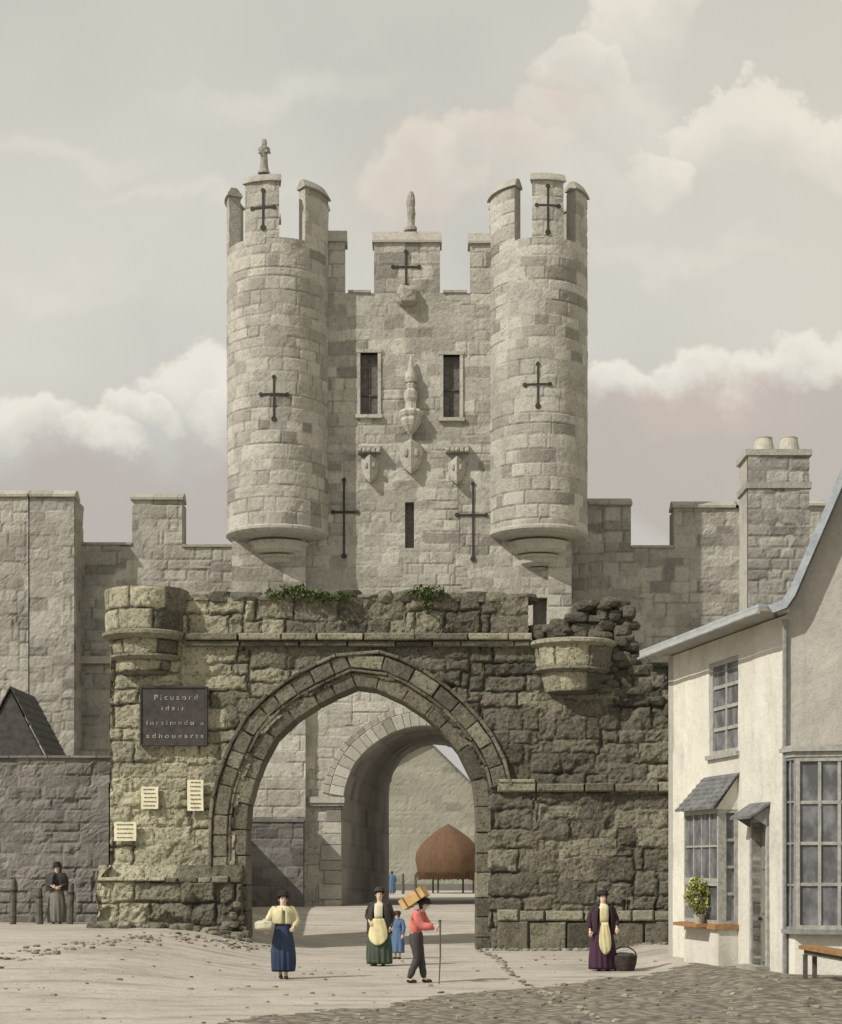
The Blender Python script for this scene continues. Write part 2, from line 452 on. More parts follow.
# ================================================================== BARBICAN
YB = 28.5*K; YT = 42.3*K
sb = F/YB
def bx(px): return X_(px, YB)
def bz(py): return Z_(py, YB)
rn = random.Random(11)
barb = thing('barbican_gate', 'dark weathered stone outer gateway with wide pointed arch and corbelled corner turrets', 'gateway', (bx(360), YB, 0))
inner_px = [(248,935),(247,880),(247,830),(250,800),(260,770),(275,739),(303,714),(333,697),(360,685)]
inner_px2 = [(360,685),(385,692),(409,705),(433,723),(455,747),(469,770),(475,795),(476,840),(476,900),(476,960)]
arch = np.concatenate([smooth_curve([(bx(a), bz(c)) for a, c in inner_px], 60), smooth_curve([(bx(a), bz(c)) for a, c in inner_px2], 60)[1:]])
mid = offset(arch, .3)
holepoly = [tuple(p) for p in mid]; holepoly[0] = (holepoly[0][0], -1); holepoly[-1] = (holepoly[-1][0], -1)
hole = in_poly(holepoly)
xl, xr = bx(110), bx(690)
bl = Blocks(21, xl, xr, -0.5, 9.2, (.32,.68), (.5,1.3), depth=.075, prot=.035, jw=.042, rough=.035, wav=.09, brk=.22, jmin=.3)
# ragged right end of the wall: outline in px
out = [(110,960),(110,640),(180,597),(528,597),(528,640),(575,640),(600,628),(632,640),(645,664),(660,684),(700,694),(700,975),(110,975)]
outl = in_poly([(bx(a), bz(c)) for a, c in out])
def keep(uc, vc, cu, cv):
    return np.where((uc > bx(560)) & (vc > bz(720)), outl(cu, cv), outl(uc, vc))
def palef(U, V, cu, cv, t):
    p = .5 + .5*sst(bx(245), bx(175), cu + (t-.5)*1.2 - .5*(fbm(U*.8, V*.8, 2, 2, 4)-.5))
    p = np.maximum(p, .5 + .10*sst(.72, .9, t))
    # clean blocks right of the plaque, under the cornice
    q = sst(bx(330), bx(240), cu)*sst(.35, .6, _hash(np.round(cu*7).astype(np.int64), np.round(cv*7).astype(np.int64), 1, 5))*.25
    return np.clip(p+q, 0, 1)
def mp(U, V, H): return U, YB - H, V
def erode(U, V):
    # deep washed-out hollows in the old stone, less on the clean left pier
    w = sst(bx(200), bx(260), U)*.9+.15
    return -w*.08*sst(.58, .82, fbm(U*1.5, V*1.5, 4.4, 3, 31)) + w*.03*(fbm(U*7, V*7, 1, 3, 8)-.5)
wall_front = grid_patch('wall', lines(xl, xr, .04), lines(-.3, bz(597), .04), mp, bl, M_BARB, barb, hole=hole, keep=keep, back=1.15, pale=palef, extra=erode)
# back face of the wall (seen from the courtyard)
bl2 = Blocks(22, xl, xr, -.5, 9.2, (.34,.62), (.5,1.15), depth=.05, prot=.03)
def mpb(U, V, H): return U, YB + 1.15 + H, V
grid_patch('wall_back', lines(xl, xr, .12), lines(-.3, bz(597), .12), mpb, bl2, M_BARB, barb, hole=hole, keep=keep)
# arch orders
m1 = MB(); voussoirs(m1, arch, .0, .40, 26, YB+.03, YB+1.2, rn, .03, .002, .012, .52, .12, .03)
m1.build('arch_ring', M_BARB, barb)
px2l = [(222,935),(219,860),(219,820),(221,790),(230,757),(247,722),(272,690),(300,670),(335,656),(365,651)]
px2r = [(365,651),(404,664),(440,683),(470,710),(488,740),(494,760),(497,782)]
mb = MB(); cc, _ = resample(offset(arch, .02), 120); V = []
for k_, yy_ in enumerate((YB+.08, YB+1.17)):
    V += [(q[0], yy_, q[1]) for q in cc]
oc = offset(cc, .40)
V += [(q[0], YB+.08, q[1]) for q in oc]
mb.add(V, [(i, i+1, i+122, i+121) for i in range(120)] + [(i, i+1, i+243, i+242) for i in range(120)], tint=.1, joint=.8)
mb.build('arch_core', M_BARB, barb, fix=False)
# second order: offset of the arch itself
o2 = offset(arch, .56)
sel = [i for i, p in enumerate(o2) if not (p[0] > 0 and p[1] < bz(788))]
m2 = MB(); voussoirs(m2, arch[sel], .50, .88, 24, YB-.08, YB+.3, rn, .03, .006, .015, .52, .12, .035)
m2.build('arch_ring', M_BARB, barb)
m3 = MB(); voussoirs(m3, arch[sel], .41, .49, 22, YB-.05, YB+.25, rn, .02, .002, .006, .5, .06, .01)
m3.build('arch_fillet', M_BARB, barb)
m3 = MB(); voussoirs(m3, arch[sel], .90, .99, 26, YB-.14, YB+.2, rn, .02, .002, .008, .5, .1, .015)
m3.build('hood_mould', M_BARB, barb)

def run_stones(mb, x0, x1, z0, z1, yf, yb, wr, jit=.02, pale=.5, pj=.2, ch=.03, slope=0.0, gap=.01, rgh=.02):
    x = x0
    while x < x1-.05:
        w = min(rn.uniform(*wr), x1-x)
        if x1-x-w < .2: w = x1-x
        f = yf + rn.uniform(-jit, jit); dz = rn.uniform(-jit, jit)*.6
        a, b_ = x+gap/2, x+w-gap/2
        mb.hexa([(a, f, z0), (b_, f, z0), (b_, f+slope, z1+dz), (a, f+slope, z1+dz), (a, yb, z0), (b_, yb, z0), (b_, yb, z1+dz), (a, yb, z1+dz)], ch, rgh=rgh,
                tint=rn.random(), pale=min(1, max(0, pale+rn.uniform(-pj, pj))))
        x += w
# cornice under the parapet, two mouldings
m_ = MB(); run_stones(m_, bx(185), bx(532), bz(641), bz(634), YB-.24, YB+.1, (.7,1.6), .015, .72, .15, .03)
run_stones(m_, bx(185), bx(530), bz(647), bz(641.5), YB-.14, YB+.1, (.7,1.6), .015, .5, .1, .03)
m_.build('cornice', M_BARB, barb)
# string course right of the arch
m_ = MB(); run_stones(m_, bx(497), bx(690), bz(792), bz(783), YB-.14, YB+.1, (.6,1.4), .04, .62, .2, .04)
run_stones(m_, bx(499), bx(535), bz(783), bz(779.5), YB-.12, YB+.1, (.6,1.4), .01, .8, .1, .02)
m_.build('string_course', M_BARB, barb)
# plinth right
m_ = MB(); run_stones(m_, bx(497), bx(690), -.2, bz(921), YB-.16, YB+.1, (.6,1.2), .05, .5, .2, .05)
run_stones(m_, bx(497), bx(690), bz(921), bz(910), YB-.2, YB+.1, (.5,1.3), .05, .62, .2, .05, slope=.1)
m_.build('plinth', M_BARB, barb)
# parapet coping: rough broken blocks on top of the wall
m_ = MB(); x = bx(178)
while x < bx(523):
    w = rn.uniform(.35, .8); h = rn.uniform(.05, .22)*(1.4 if rn.random() < .2 else 1)
    m_.rock((x+w/2, YB+.45, bz(598)+h*.2), 1, rn.randint(0, 99), (w*.62, .5, h), lv=2, tint=rn.random(), pale=.5)
    x += w*.9
m_.build('coping', M_BARB, barb)
# left pier plinth, battered
def pier_plinth():
    mb = MB()
    def mpp(U, V, H):
        t = np.clip((V-bz(882))/(bz(866)-bz(882)), 0, 1)
        off = .42 - .34*t
        return U - (bx(250)-U)/(bx(250)-bx(110))*.0, YB - off - H, V
    bb = Blocks(33, bx(98), bx(252), 0, 3, (.5,.62), (.5,1.3), depth=.08, prot=.04, jw=.05, rough=.05, wav=.06)
    grid_patch(None, lines(bx(100), bx(243), .04), lines(.2, bz(865), .04), mpp, bb, None, mb=mb, back=.3,
               pale=lambda U, V, cu, cv, t: np.clip(.5+.5*sst(bx(200), bx(130), cu+(t-.5)*1.5), 0, 1),
               extra=lambda U, V: -.22*sst(.5, .75, fbm(U*1.6, V*1.6, 2, 3, 77))*sst(bz(880), bz(915), V))
    # left return
    def mps(U, V, H):
        t = np.clip((V-bz(882))/(bz(866)-bz(882)), 0, 1)
        return bx(100) + .30*t - H, YB - .42 + U, V
    grid_patch(None, lines(0, 1.7, .06), lines(.2, bz(865), .05), mps, bb, None, mb=mb, pale=lambda U, V, cu, cv, t: U*0+.95)
    return mb.build('plinth', M_BARB, barb, fix=False)
pier_plinth()
m_ = MB(); run_stones(m_, bx(100), bx(168), bz(881), bz(877), YB-.5, YB-.2, (.6,1.2), .02, .9, .1, .03, slope=.04)
run_stones(m_, bx(168), bx(243), bz(883), bz(877), YB-.46, YB-.2, (.3,.6), .05, .6, .2, .04)
m_.build('plinth_moulding', M_BARB, barb)
# left flank of the pier
bb = Blocks(35, 0, 14, 0, 9, (.34,.6), (.5,1.1), depth=.05, prot=.03)
grid_patch('flank', lines(0, 3.4, .06), lines(.2, bz(640), .06), lambda U, V, H: (xl - H, YB+U, V), bb, M_BARB, barb, pale=lambda U, V, cu, cv, t: U*0+.9)

# corner turrets, corbelled out in two steps
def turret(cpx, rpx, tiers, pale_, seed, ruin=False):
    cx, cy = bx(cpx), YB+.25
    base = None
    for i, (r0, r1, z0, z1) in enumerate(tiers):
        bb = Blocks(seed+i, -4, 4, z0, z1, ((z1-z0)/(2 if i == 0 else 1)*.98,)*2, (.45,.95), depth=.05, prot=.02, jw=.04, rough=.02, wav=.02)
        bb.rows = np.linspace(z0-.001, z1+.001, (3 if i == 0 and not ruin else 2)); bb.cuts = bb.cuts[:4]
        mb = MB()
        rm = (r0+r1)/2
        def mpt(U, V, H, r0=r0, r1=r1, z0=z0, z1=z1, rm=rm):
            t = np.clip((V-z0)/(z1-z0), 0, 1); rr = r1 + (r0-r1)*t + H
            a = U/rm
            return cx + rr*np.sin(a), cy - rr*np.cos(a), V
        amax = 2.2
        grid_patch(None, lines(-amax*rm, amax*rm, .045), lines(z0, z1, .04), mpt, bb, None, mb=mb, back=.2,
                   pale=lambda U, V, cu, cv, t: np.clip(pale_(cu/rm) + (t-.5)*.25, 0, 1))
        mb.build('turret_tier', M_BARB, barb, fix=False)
z = bz
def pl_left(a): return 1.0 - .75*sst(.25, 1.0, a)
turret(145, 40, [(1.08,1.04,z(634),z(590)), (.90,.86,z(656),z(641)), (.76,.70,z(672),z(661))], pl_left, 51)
mb = MB()
cx, cy = bx(145), YB+.25
mb.lathe([(0,z(591)),(1.02,z(591)),(1.06,z(595)),(1.0,z(600)),(0,z(600))], cx, cy, n=32, tint=.6, pale=.7)
mb.lathe([(.2,z(641)),(.98,z(641)),(1.14,z(637)),(1.14,z(634)),(1.0,z(632)),(.2,z(632))], cx, cy, n=40, tint=.4, pale=.75)
mb.lathe([(.2,z(661)),(.80,z(661)),(.93,z(658)),(.93,z(656)),(.2,z(655))], cx, cy, n=40, tint=.4, pale=.75)
mb.lathe([(.0,z(677)),(.62,z(675)),(.72,z(672)),(0,z(671))], cx, cy, n=32, tint=.3, pale=.6)
mb.build('turret_ledge', M_BARB, barb)
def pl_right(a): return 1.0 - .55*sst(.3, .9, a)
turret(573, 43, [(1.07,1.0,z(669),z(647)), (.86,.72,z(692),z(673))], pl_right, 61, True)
mb = MB(); cx, cy = bx(573), YB+.25
mb.lathe([(.1,z(649)),(1.02,z(649)),(1.17,z(645.5)),(1.17,z(642.5)),(1.08,z(641)),(0,z(641))], cx, cy, n=40, tint=.8, pale=.85)
mb.lathe([(.1,z(674)),(.88,z(674)),(1.02,z(671)),(.98,z(668)),(.1,z(668))], cx, cy, n=40, tint=.5, pale=.6)
mb.lathe([(0,z(696)),(.6,z(694)),(.72,z(692)),(0,z(690))], cx, cy, n=32, tint=.3, pale=.5)
mb.build('turret_ledge', M_BARB, barb)
# broken stones standing on the right turret and the ruined end
mb = MB()
clump = in_poly([(bx(p), bz(q)) for p, q in [(533,640),(536,627),(552,626),(570,622),(580,606),(590,600),(604,598),(622,600),(633,612),(630,638),(640,650),(648,668),(660,683),(673,690),(673,712),(600,700),(598,662),(620,645),(575,641)]])
for gy in np.arange(bz(715), bz(596), .17):
    for gx in np.arange(bx(530), bx(676), .24):
        X_a = gx + rn.uniform(-.08, .08); Z_a = gy + rn.uniform(-.06, .06)
        if not bool(clump(np.array([X_a]), np.array([Z_a]))[0]): continue
        mb.rock((X_a, YB+.25+rn.uniform(-.12, .2), Z_a), .21, rn.randint(0, 999), (rn.uniform(.8, 1.6), 1.3, rn.uniform(.55, .95)), rz=rn.uniform(-.3, .3), lv=2, tint=rn.random()*.35, pale=.5)
mb.build('broken_masonry', M_BARB, barb)
# side walls running back to the tower
for sx, nm in ((-7.6, 'side_wall'), (6.6, 'side_wall')):
    bb = Blocks(70+int(sx), 0, 14, 0, 9, (.35,.5), (.5,1.0), depth=.05, prot=.03)
    sg = 1 if sx < 0 else -1
    h_ = 4.4 if sx < 0 else 3.8
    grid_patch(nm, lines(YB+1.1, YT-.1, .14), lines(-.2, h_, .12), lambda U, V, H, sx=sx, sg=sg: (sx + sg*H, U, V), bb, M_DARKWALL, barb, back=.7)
    mo = MB(); mo.box(sx-(.7 if sg > 0 else .0)-.0, sx+(.0 if sg > 0 else .7), YB+1.1, YT-.1, -.2, h_-.02)
    mo.build(nm, M_DARKWALL, barb)
# fallen stones at foot of the left pier (part of the ruinous foot)
mb = MB()
for i in range(46):
    px = rn.uniform(98, 250); X = bx(px); Y = YB - .55 - abs(rn.gauss(0, .28))
    r = rn.uniform(.05, .19)
    mb.rock((X, Y, gz(X, Y)+r*.25), r, rn.randint(0, 999), (1.3, 1, .7), rz=rn.uniform(0, 3), lv=2, tint=rn.random(), pale=rn.uniform(.4, .75))
for i in range(18):
    px = rn.uniform(225, 250); X = bx(px); Y = YB - .3 - rn.random()*.3
    r = rn.uniform(.06, .15)
    mb.rock((X, Y, gz(X, Y)+rn.random()*.9), r, rn.randint(0, 999), (1, 1, .8), rz=rn.uniform(0, 3), lv=2, tint=rn.random(), pale=rn.uniform(.4, .7))
tag(mb.build('fallen_stones', M_BARB, None), 'broken stones lying along the foot of the yellowish left gate pier', 'rubble', None, 'stuff')

# plaque and notices
def text_mesh(name, s, loc, size, mat, parent, rot=(R(90), 0, 0), align='CENTER', ext=.004, sx=1):
    cu = bpy.data.curves.new(name, 'FONT'); cu.body = s; cu.size = size; cu.align_x = align; cu.extrude = ext; cu.space_character = 1.5
    o = bpy.data.objects.new('tmp', cu); COL.objects.link(o)
    bpy.context.view_layer.update()
    me = bpy.data.meshes.new_from_object(o.evaluated_get(bpy.context.evaluated_depsgraph_get()))
    bpy.data.objects.remove(o)
    o = bpy.data.objects.new(name, me); me.materials.clear(); me.materials.append(mat); COL.objects.link(o)
    M = Matrix.Translation(loc) @ Matrix.Rotation(rot[2], 4, 'Z') @ Matrix.Rotation(rot[0], 4, 'X') @ Matrix.Diagonal((sx, 1, 1, 1))
    me.transform(M)
    if parent is not None: o.parent = parent; o.matrix_parent_inverse = parent_world(parent).inverted()
    return o
yp = YB-.17
pq = thing('painted_sign', 'square black board with four lines of worn white lettering fixed on the left gate pier', 'sign', (bx(174), yp, bz(746)))
mb = MB(); mb.box(bx(141), bx(208), yp, yp+.16, bz(746), bz(687)); mb.build('board', M_PLAQUE, pq)
mb = MB()
for (a, b_, c, d) in ((141,208,688.5,687),(141,208,746,744.5)): mb.box(bx(a), bx(b_), yp-.03, yp, bz(d if d > c else c), bz(min(c, d)))
mb.box(bx(141), bx(142.5), yp-.03, yp, bz(744.4), bz(688.6)); mb.box(bx(206.5), bx(208), yp-.03, yp, bz(744.4), bz(688.6))
mb.build('rim', M_PLAQUE, pq)
for s_, py, sz, wd, cxp in (('Picuaord', 700.5, .19, 43, 177), ('idair', 711, .17, 23, 174), ('Inrsimndo a', 725.5, .17, 57, 176), ('adhouearts', 738.5, .17, 57, 176)):
    o = text_mesh('lettering', s_, (0, 0, 0), sz, M_LETTER, None)
    w = max(v.co.x for v in o.data.vertices) - min(v.co.x for v in o.data.vertices)
    k = wd/sb/w
    o.data.transform(Matrix.Translation((bx(cxp), yp-.008, bz(py))) @ Matrix.Diagonal((k, 1, 1, 1)))
    o.parent = pq; o.matrix_parent_inverse = parent_world(pq).inverted()
for (x0, x1, y0, y1, lab, nl) in ((142,159,787,809,'small squarish yellowed paper notice directly below the left half of the black sign',5),
                             (188,204,780,811,'tall narrow paper notice with six printed lines pasted beside the arch',7),
                             (115,137,822,841,'broad low paper notice pasted lowest near the outer corner of the pier',4)):
    y_ = YB-.115
    t = thing('paper_notice', lab, 'notice', (bx((x0+x1)/2), y_, bz(y1)), group='paper notices pasted on the gate pier')
    us = np.linspace(bx(x0), bx(x1), 7); vs = np.linspace(bz(y1), bz(y0), 8)
    mb = MB(); V = []; k = len(vs)
    for u in us:
        for v in vs: V.append((u + .006*math.sin(v*60), y_ - .01 - .012*float(vnoise(u*5, v*5, 0, 3)), v + .006*math.sin(u*47)))
    Fq = [(i*k+j, (i+1)*k+j, (i+1)*k+j+1, i*k+j+1) for i in range(len(us)-1) for j in range(k-1)]
    V2 = [(a, b_+.06, c) for a, b_, c in V]; n_ = len(V)
    rim = [i for i in range(0, k)] + [i*k+k-1 for i in range(1, len(us))] + [(len(us)-1)*k + j for j in range(k-2, -1, -1)] + [i*k for i in range(len(us)-2, 0, -1)]
    mb.add(V+V2, Fq + [tuple(i+n_ for i in f[::-1]) for f in Fq] + [(rim[i], rim[(i+1) % len(rim)], rim[(i+1) % len(rim)]+n_, rim[i]+n_) for i in range(len(rim))])
    mb.build('sheet', M_PAPER, t)
    mb = MB()
    for i in range(nl):
        zz = bz(y0 + (y1-y0)*(i+.7)/(nl+.4)); xa = bx(x0+2+rn.random()*1.5); xe = bx(x1-2-rn.random()*2)
        x = xa
        while x < xe:
            w = rn.uniform(.03, .09); mb.box(x, min(x+w, xe), y_-.03, y_-.012, zz, zz+.022); x += w+.02
    mb.build('printed_lines', M_INK, t)

# ivy on the parapet
def leaf_mat(name, a, b_):
    m, nt, b = new_mat(name); t = attr(nt, 'tint')
    c = mix(nt, a, b_, t); nt.links.new(c, b.inputs['Base Color']); b.inputs['Roughness'].default_value = .7
    return m
M_IVY = leaf_mat('ivy_leaf', (.045,.065,.025), (.12,.165,.05))
M_BUSH = leaf_mat('window_plant_leaf', (.13,.15,.04), (.50,.50,.18))
M_STEM = plain_mat('woody_stem', (.10,.08,.05), .9)
def leaves(mb, pts, size, rn):
    for p in pts:
        p = Vector(p); s = size*rn.uniform(.6, 1.3)
        q = Matrix.Rotation(rn.uniform(0, 2*PI), 3, 'Z') @ Matrix.Rotation(rn.uniform(.2, 1.6), 3, 'X') @ Matrix.Rotation(rn.uniform(-.6, .6), 3, 'Y')
        V = [p + q @ Vector(v)*s for v in ((0,-.5,0), (.38,-.1,.08), (.25,.35,0), (0,.6,-.05), (-.25,.35,0), (-.38,-.1,.08))]
        mb.add(V, [(0,1,2,3), (0,3,4,5)], tint=rn.random())
def ivy(name, clumps, label):
    t = thing(name, label, 'plant', (bx(clumps[0][0]), YB, bz(600)))
    mb = MB(); st = MB()
    for (px, py, wx, wz, n) in clumps:
        c = Vector((bx(px), YB-.05, bz(py))); pts = []
        for i in range(n):
            a = rn.uniform(0, 2*PI); r = rn.random()**.5
            pts.append((c.x + wx*r*math.cos(a), c.y + rn.uniform(-.25, .35), c.z + wz*r*math.sin(a)*(1+.4*math.sin(a*3))))
        leaves(mb, pts, .085, rn)
        st.tube([(c.x-wx*.6, YB-.02, c.z-wz*.4), (c.x, YB-.13, c.z), (c.x+wx*.7, YB-.1, c.z-.05)], .018)
    mb.build('leaves', M_IVY, t, fix=False); st.build('stem', M_STEM, t)
ivy('ivy_clump', [(277,595,.32,.13,200),(295,591,.36,.17,280),(312,596,.35,.14,240),(332,598,.42,.17,280),(346,596,.3,.10,100)], 'long green ivy clump trailing over the parapet left of the arch crown')
ivy('ivy_clump', [(415,594,.28,.10,150),(428,592,.42,.13,260),(428,604,.14,.26,150),(442,595,.2,.08,60)], 'small green ivy tuft hanging over the parapet right of the arch crown')

# ================================================================== GATEHOUSE TOWER
def tx(px): return X_(px, YT)
def tz(py): return Z_(py, YT)
tow = thing('gatehouse_tower', 'tall pale stone gatehouse with two round battlemented turrets above a round arched passage', 'tower', (0, YT, .6))
XL, XR = tx(236), tx(572)
ga_px = [(342,912),(341,860),(341,825),(345,789),(356,762),(377,742),(400,730),(425,726),(450,730),(473,742),(494,762),(505,789),(508,825),(508,860),(508,912)]
garch = smooth_curve([(tx(a), tz(c)) for a, c in ga_px], 120)
gm = offset(garch, .12); gp = [tuple(p) for p in gm]; gp[0] = (gp[0][0], -1); gp[-1] = (gp[-1][0], -1)
ghole = in_poly(gp)
wins = [(360,378,353,415), (443,460,355,418), (405,414,502,548), (533,547,598,629)]
wr = [(tx(a), tx(b_), tz(d), tz(c)) for a, b_, c, d in wins]
def thole(U, V):
    m = ghole(U, V)
    for a, b_, c, d in wr: m |= (U > a) & (U < b_) & (V > c) & (V < d)
    return m
ztop = tz(293)
cuts = [v for a, b_, c, d in wr for v in (a, b_)]; cvs = [v for a, b_, c, d in wr for v in (c, d)]
blT = Blocks(101, XL, XR, 0, 26, (.32,.56), (.4,1.05), depth=.026, prot=.010, jw=.03, rough=.012, wav=.022, brk=.12, jmin=.05)
def palT(U, V, cu, cv, t):
    # newer pale ashlar low down behind the barbican
    return np.clip(.5 + .3*sst(tz(600), tz(660), V) + .25*sst(.85, .95, t), 0, 1)
grid_patch('wall', lines(XL, XR, .065, cuts), lines(0, ztop, .065, cvs), lambda U, V, H: (U, YT-H, V), blT, M_TOWER, tow, hole=thole, back=.45, pale=palT)
# flank walls, back wall, top
YBK = YT+12
bb = Blocks(103, -14, 80, 0, 26, (.42,.62), (.6,1.2), depth=.03)
grid_patch('wall', lines(YT, YBK, .12), lines(0, ztop, .12), lambda U, V, H: (XL-H, U, V), bb, M_TOWER, tow)
grid_patch('wall', lines(YT, YBK, .12), lines(0, ztop, .12), lambda U, V, H: (XR+H, U, V), bb, M_TOWER, tow)
ra_px = [(389,912),(389,860),(389,795),(392,776),(401,760),(415,749),(436,744),(457,749),(472,760),(482,776),(486,795),(486,860),(486,912)]
rarch = smooth_curve([(X_(a, YBK), Z_(c, YBK)) for a, c in ra_px], 120)
rp = [tuple(p) for p in offset(rarch, .05)]; rp[0] = (rp[0][0], -1); rp[-1] = (rp[-1][0], -1); rh = in_poly(rp)
grid_patch('wall', lines(XL, XR, .2), lines(0, ztop, .2), lambda U, V, H: (U, YBK+H, V), bb, M_TOWER, tow, hole=rh)
mb = MB(); mb.box(XL+.1, XR-.1, YT+.3, YBK-.1, ztop-1.6, ztop-1.3); mb.build('roof_deck', M_WALLS, tow)
# passage vault: loft front arch -> rear arch
ga, _ = resample(garch, 80); ra, _ = resample(rarch, 80)
ga[0, 1] = ga[-1, 1] = 0; ra[0, 1] = ra[-1, 1] = 0
V = []; T = []; J = []
NS = 40
for k in range(NS+1):
    t = k/NS; w = min(1, t*1.0)
    for i in range(81):
        q = ga[i]*(1-w) + ra[i]*w
        V.append((q[0], YT+.1 + (YBK-YT-.05)*t, q[1])); T.append(float(_hash(np.array(i//4), np.array((k+(i//4 % 2))//3), 2, 5))); J.append(1.0 if (i % 4 == 0) else 0.)
Fv = [(k*81+i, (k+1)*81+i, (k+1)*81+i+1, k*81+i+1) for k in range(NS) for i in range(80)]
mk('passage_vault', V, Fv, M_VAULT, tow, {'tint': np.array(T), 'joint': np.array(J)*.5})
# gate arch ring (two orders) and imposts
rt = random.Random(5)
g_top = np.array([p for p in garch if p[1] > tz(800)])
mb = MB(); voussoirs(mb, g_top, .0, .55, 29, YT-.10, YT+.5, rt, .02, .012, .006, .75, .2)
mb.build('arch_ring', M_TOWER, tow)
mb = MB(); voussoirs(mb, g_top, .57, .82, 33, YT-.05, YT+.4, rt, .02, .012, .006, .6, .2)
mb.build('arch_ring', M_TOWER, tow)
mb = MB(); voussoirs(mb, rarch, .0, .4, 31, YBK-.0, YBK+.35, rt, .02, .012, .006, .3, .2)
mb.build('arch_ring', M_TOWER, tow)
mb = MB()
for (a, b_) in ((309, 344.5), (504.5, 540)):
    mb.box(tx(a), tx(b_), YT-.2, YT+.3, tz(803), tz(797), tint=.6, pale=.8); mb.box(tx(a)+.04, tx(b_)-.04, YT-.14, YT+.3, tz(806), tz(803.1), tint=.5, pale=.7)
    mb.build('impost', M_TOWER, tow); mb = MB()
# jamb blocks below the imposts
for sd, xa, xb in ((-1, tx(324), tx(341.5)), (1, tx(507.5), tx(525))):
    zz = 0.3; mb = MB()
    while zz < tz(807):
        h = rt.uniform(.38, .6); h = min(h, tz(806.5)-zz)
        if h < .1: break
        e = rt.uniform(-.25, .1)
        x0, x1 = (xa+e, xb) if sd < 0 else (xa, xb-e)
        mb.hexa([(x0,YT-.045,zz),(x1,YT-.045,zz),(x1,YT-.045,zz+h-.02),(x0,YT-.045,zz+h-.02),(x0,YT+.5,zz),(x1,YT+.5,zz),(x1,YT+.5,zz+h-.02),(x0,YT+.5,zz+h-.02)], .02, tint=rt.random(), pale=rt.uniform(.5,.9))
        zz += h
    mb.build('jamb', M_TOWER, tow)
# shallow buttress under the left turret
bbu = Blocks(104, -8, 6, 0, 16, (.42,.66), (.6,1.3), depth=.03, prot=.012)
mbt = MB()
grid_patch(None, lines(tx(233), tx(306), .065), lines(0, tz(536), .065), lambda U, V, H: (U, YT-.32-H, V), bbu, None, mb=mbt, back=.33, pale=palT)
mbt.build('buttress', M_TOWER, tow, fix=False)
mbt = MB()
grid_patch(None, lines(tx(548), tx(571), .065), lines(0, tz(536), .065), lambda U, V, H: (U, YT-.2-H, V), bbu, None, mb=mbt, back=.33, pale=palT)
mbt.build('buttress', M_TOWER, tow, fix=False)

# windows of the tower
for k, (a, b_, c, d) in enumerate(wr):
    if k < 2:
        fr = MB(); w = .11
        fr.box(a-w, a+.01, YT-.06, YT+.3, c, d, pale=.7); fr.box(b_-.01, b_+w, YT-.06, YT+.3, c, d, pale=.9)
        fr.box(a-w-.04, b_+w+.04, YT-.08, YT+.3, d, d+.13, pale=.6); fr.box(a-w-.06, b_+w+.06, YT-.12, YT+.3, c-.13, c, pale=.9)
        fo = fr.build('window', M_TOWER, tow)
        pn = MB(); pn.box(a, b_, YT+.22, YT+.26, c, d); pn.build('pane', M_VOID, fo)
        br = MB(); zc = c+(d-c)*(.32 if k == 0 else .45); br.box(a, b_, YT+.16, YT+.215, zc, zc+.06); br.box((a+b_)/2-.025, (a+b_)/2+.025, YT+.17, YT+.213, c, d)
        br.build('glazing_bar', M_WOODG, fo)
    else:
        mb = MB(); mb.box(a-.03, b_+.03, YT+.3, YT+.34, c-.03, d+.03); o = mb.build('loop_window' if k == 2 else 'doorway', M_VOID, tow)
        if k == 3:
            m3 = MB(); m3.box(a-.14, a-.01, YT-.07, YT+.25, c, d+.1, pale=.9); m3.box(b_+.01, b_+.14, YT-.07, YT+.25, c, d+.1, pale=.8); m3.box(a-.01, b_+.01, YT-.07, YT+.25, d+.01, d+.11, pale=.8)
            m3.build('door_surround', M_TOWER, o)

# cross-shaped arrow slits, plane or turret: proud strips, recess shade put into colour
def cross(parent, cx, cz, top, bot, al, ar, y, cyl=None, w=.036):
    """cyl = (axis x, axis y, radius)"""
    mb = MB()
    def pt(x, z, o):
        if cyl is None: return (x, y-o, z)
        X0, Y0, r0 = cyl; s_ = max(-.98, min(.98, (x-X0)/r0)); a = math.asin(s_)
        return (X0+(r0+o)*math.sin(a), Y0-(r0+o)*math.cos(a), z)
    def strip(x0, x1, z0, z1, n=4):
        V = []
        for i in range(n+1):
            x = x0+(x1-x0)*i/n
            V += [pt(x, z0, .022), pt(x, z1, .022), pt(x, z1, -.08), pt(x, z0, -.08)]
        Fq = []
        for i in range(n):
            for j in range(4): Fq.append((i*4+j, (i+1)*4+j, (i+1)*4+(j+1) % 4, i*4+(j+1) % 4))
        Fq += [(0,1,2,3), (n*4+3, n*4+2, n*4+1, n*4)]
        mb.add(V, Fq)
    strip(cx-w, cx+w, bot, top, 1)
    strip(al, cx-w-.001, cz-w, cz+w); strip(cx+w+.001, ar, cz-w, cz+w)
    for (x, z_) in ((cx, top), (cx, bot), (al, cz), (ar, cz)):
        r_ = .08 if (x, z_) != (cx, bot) else .105
        V = []
        for k in range(12):
            a = 2*PI*k/12; V.append(pt(x+r_*math.cos(a), z_+r_*math.sin(a), .026))
        for k in range(12):
            a = 2*PI*k/12; V.append(pt(x+r_*math.cos(a), z_+r_*math.sin(a), -.08))
        mb.add(V, [tuple(range(11, -1, -1)), tuple(range(12, 24))] + [(k, (k+1) % 12, (k+1) % 12+12, k+12) for k in range(12)])
    return mb.build('arrow_slit', M_SLIT, parent)
def tcross(px, cy, t, b_, l, r_, **k): cross(tow, tx(px), tz(cy), tz(t), tz(b_), tx(l), tx(r_), YT-.02, **k)
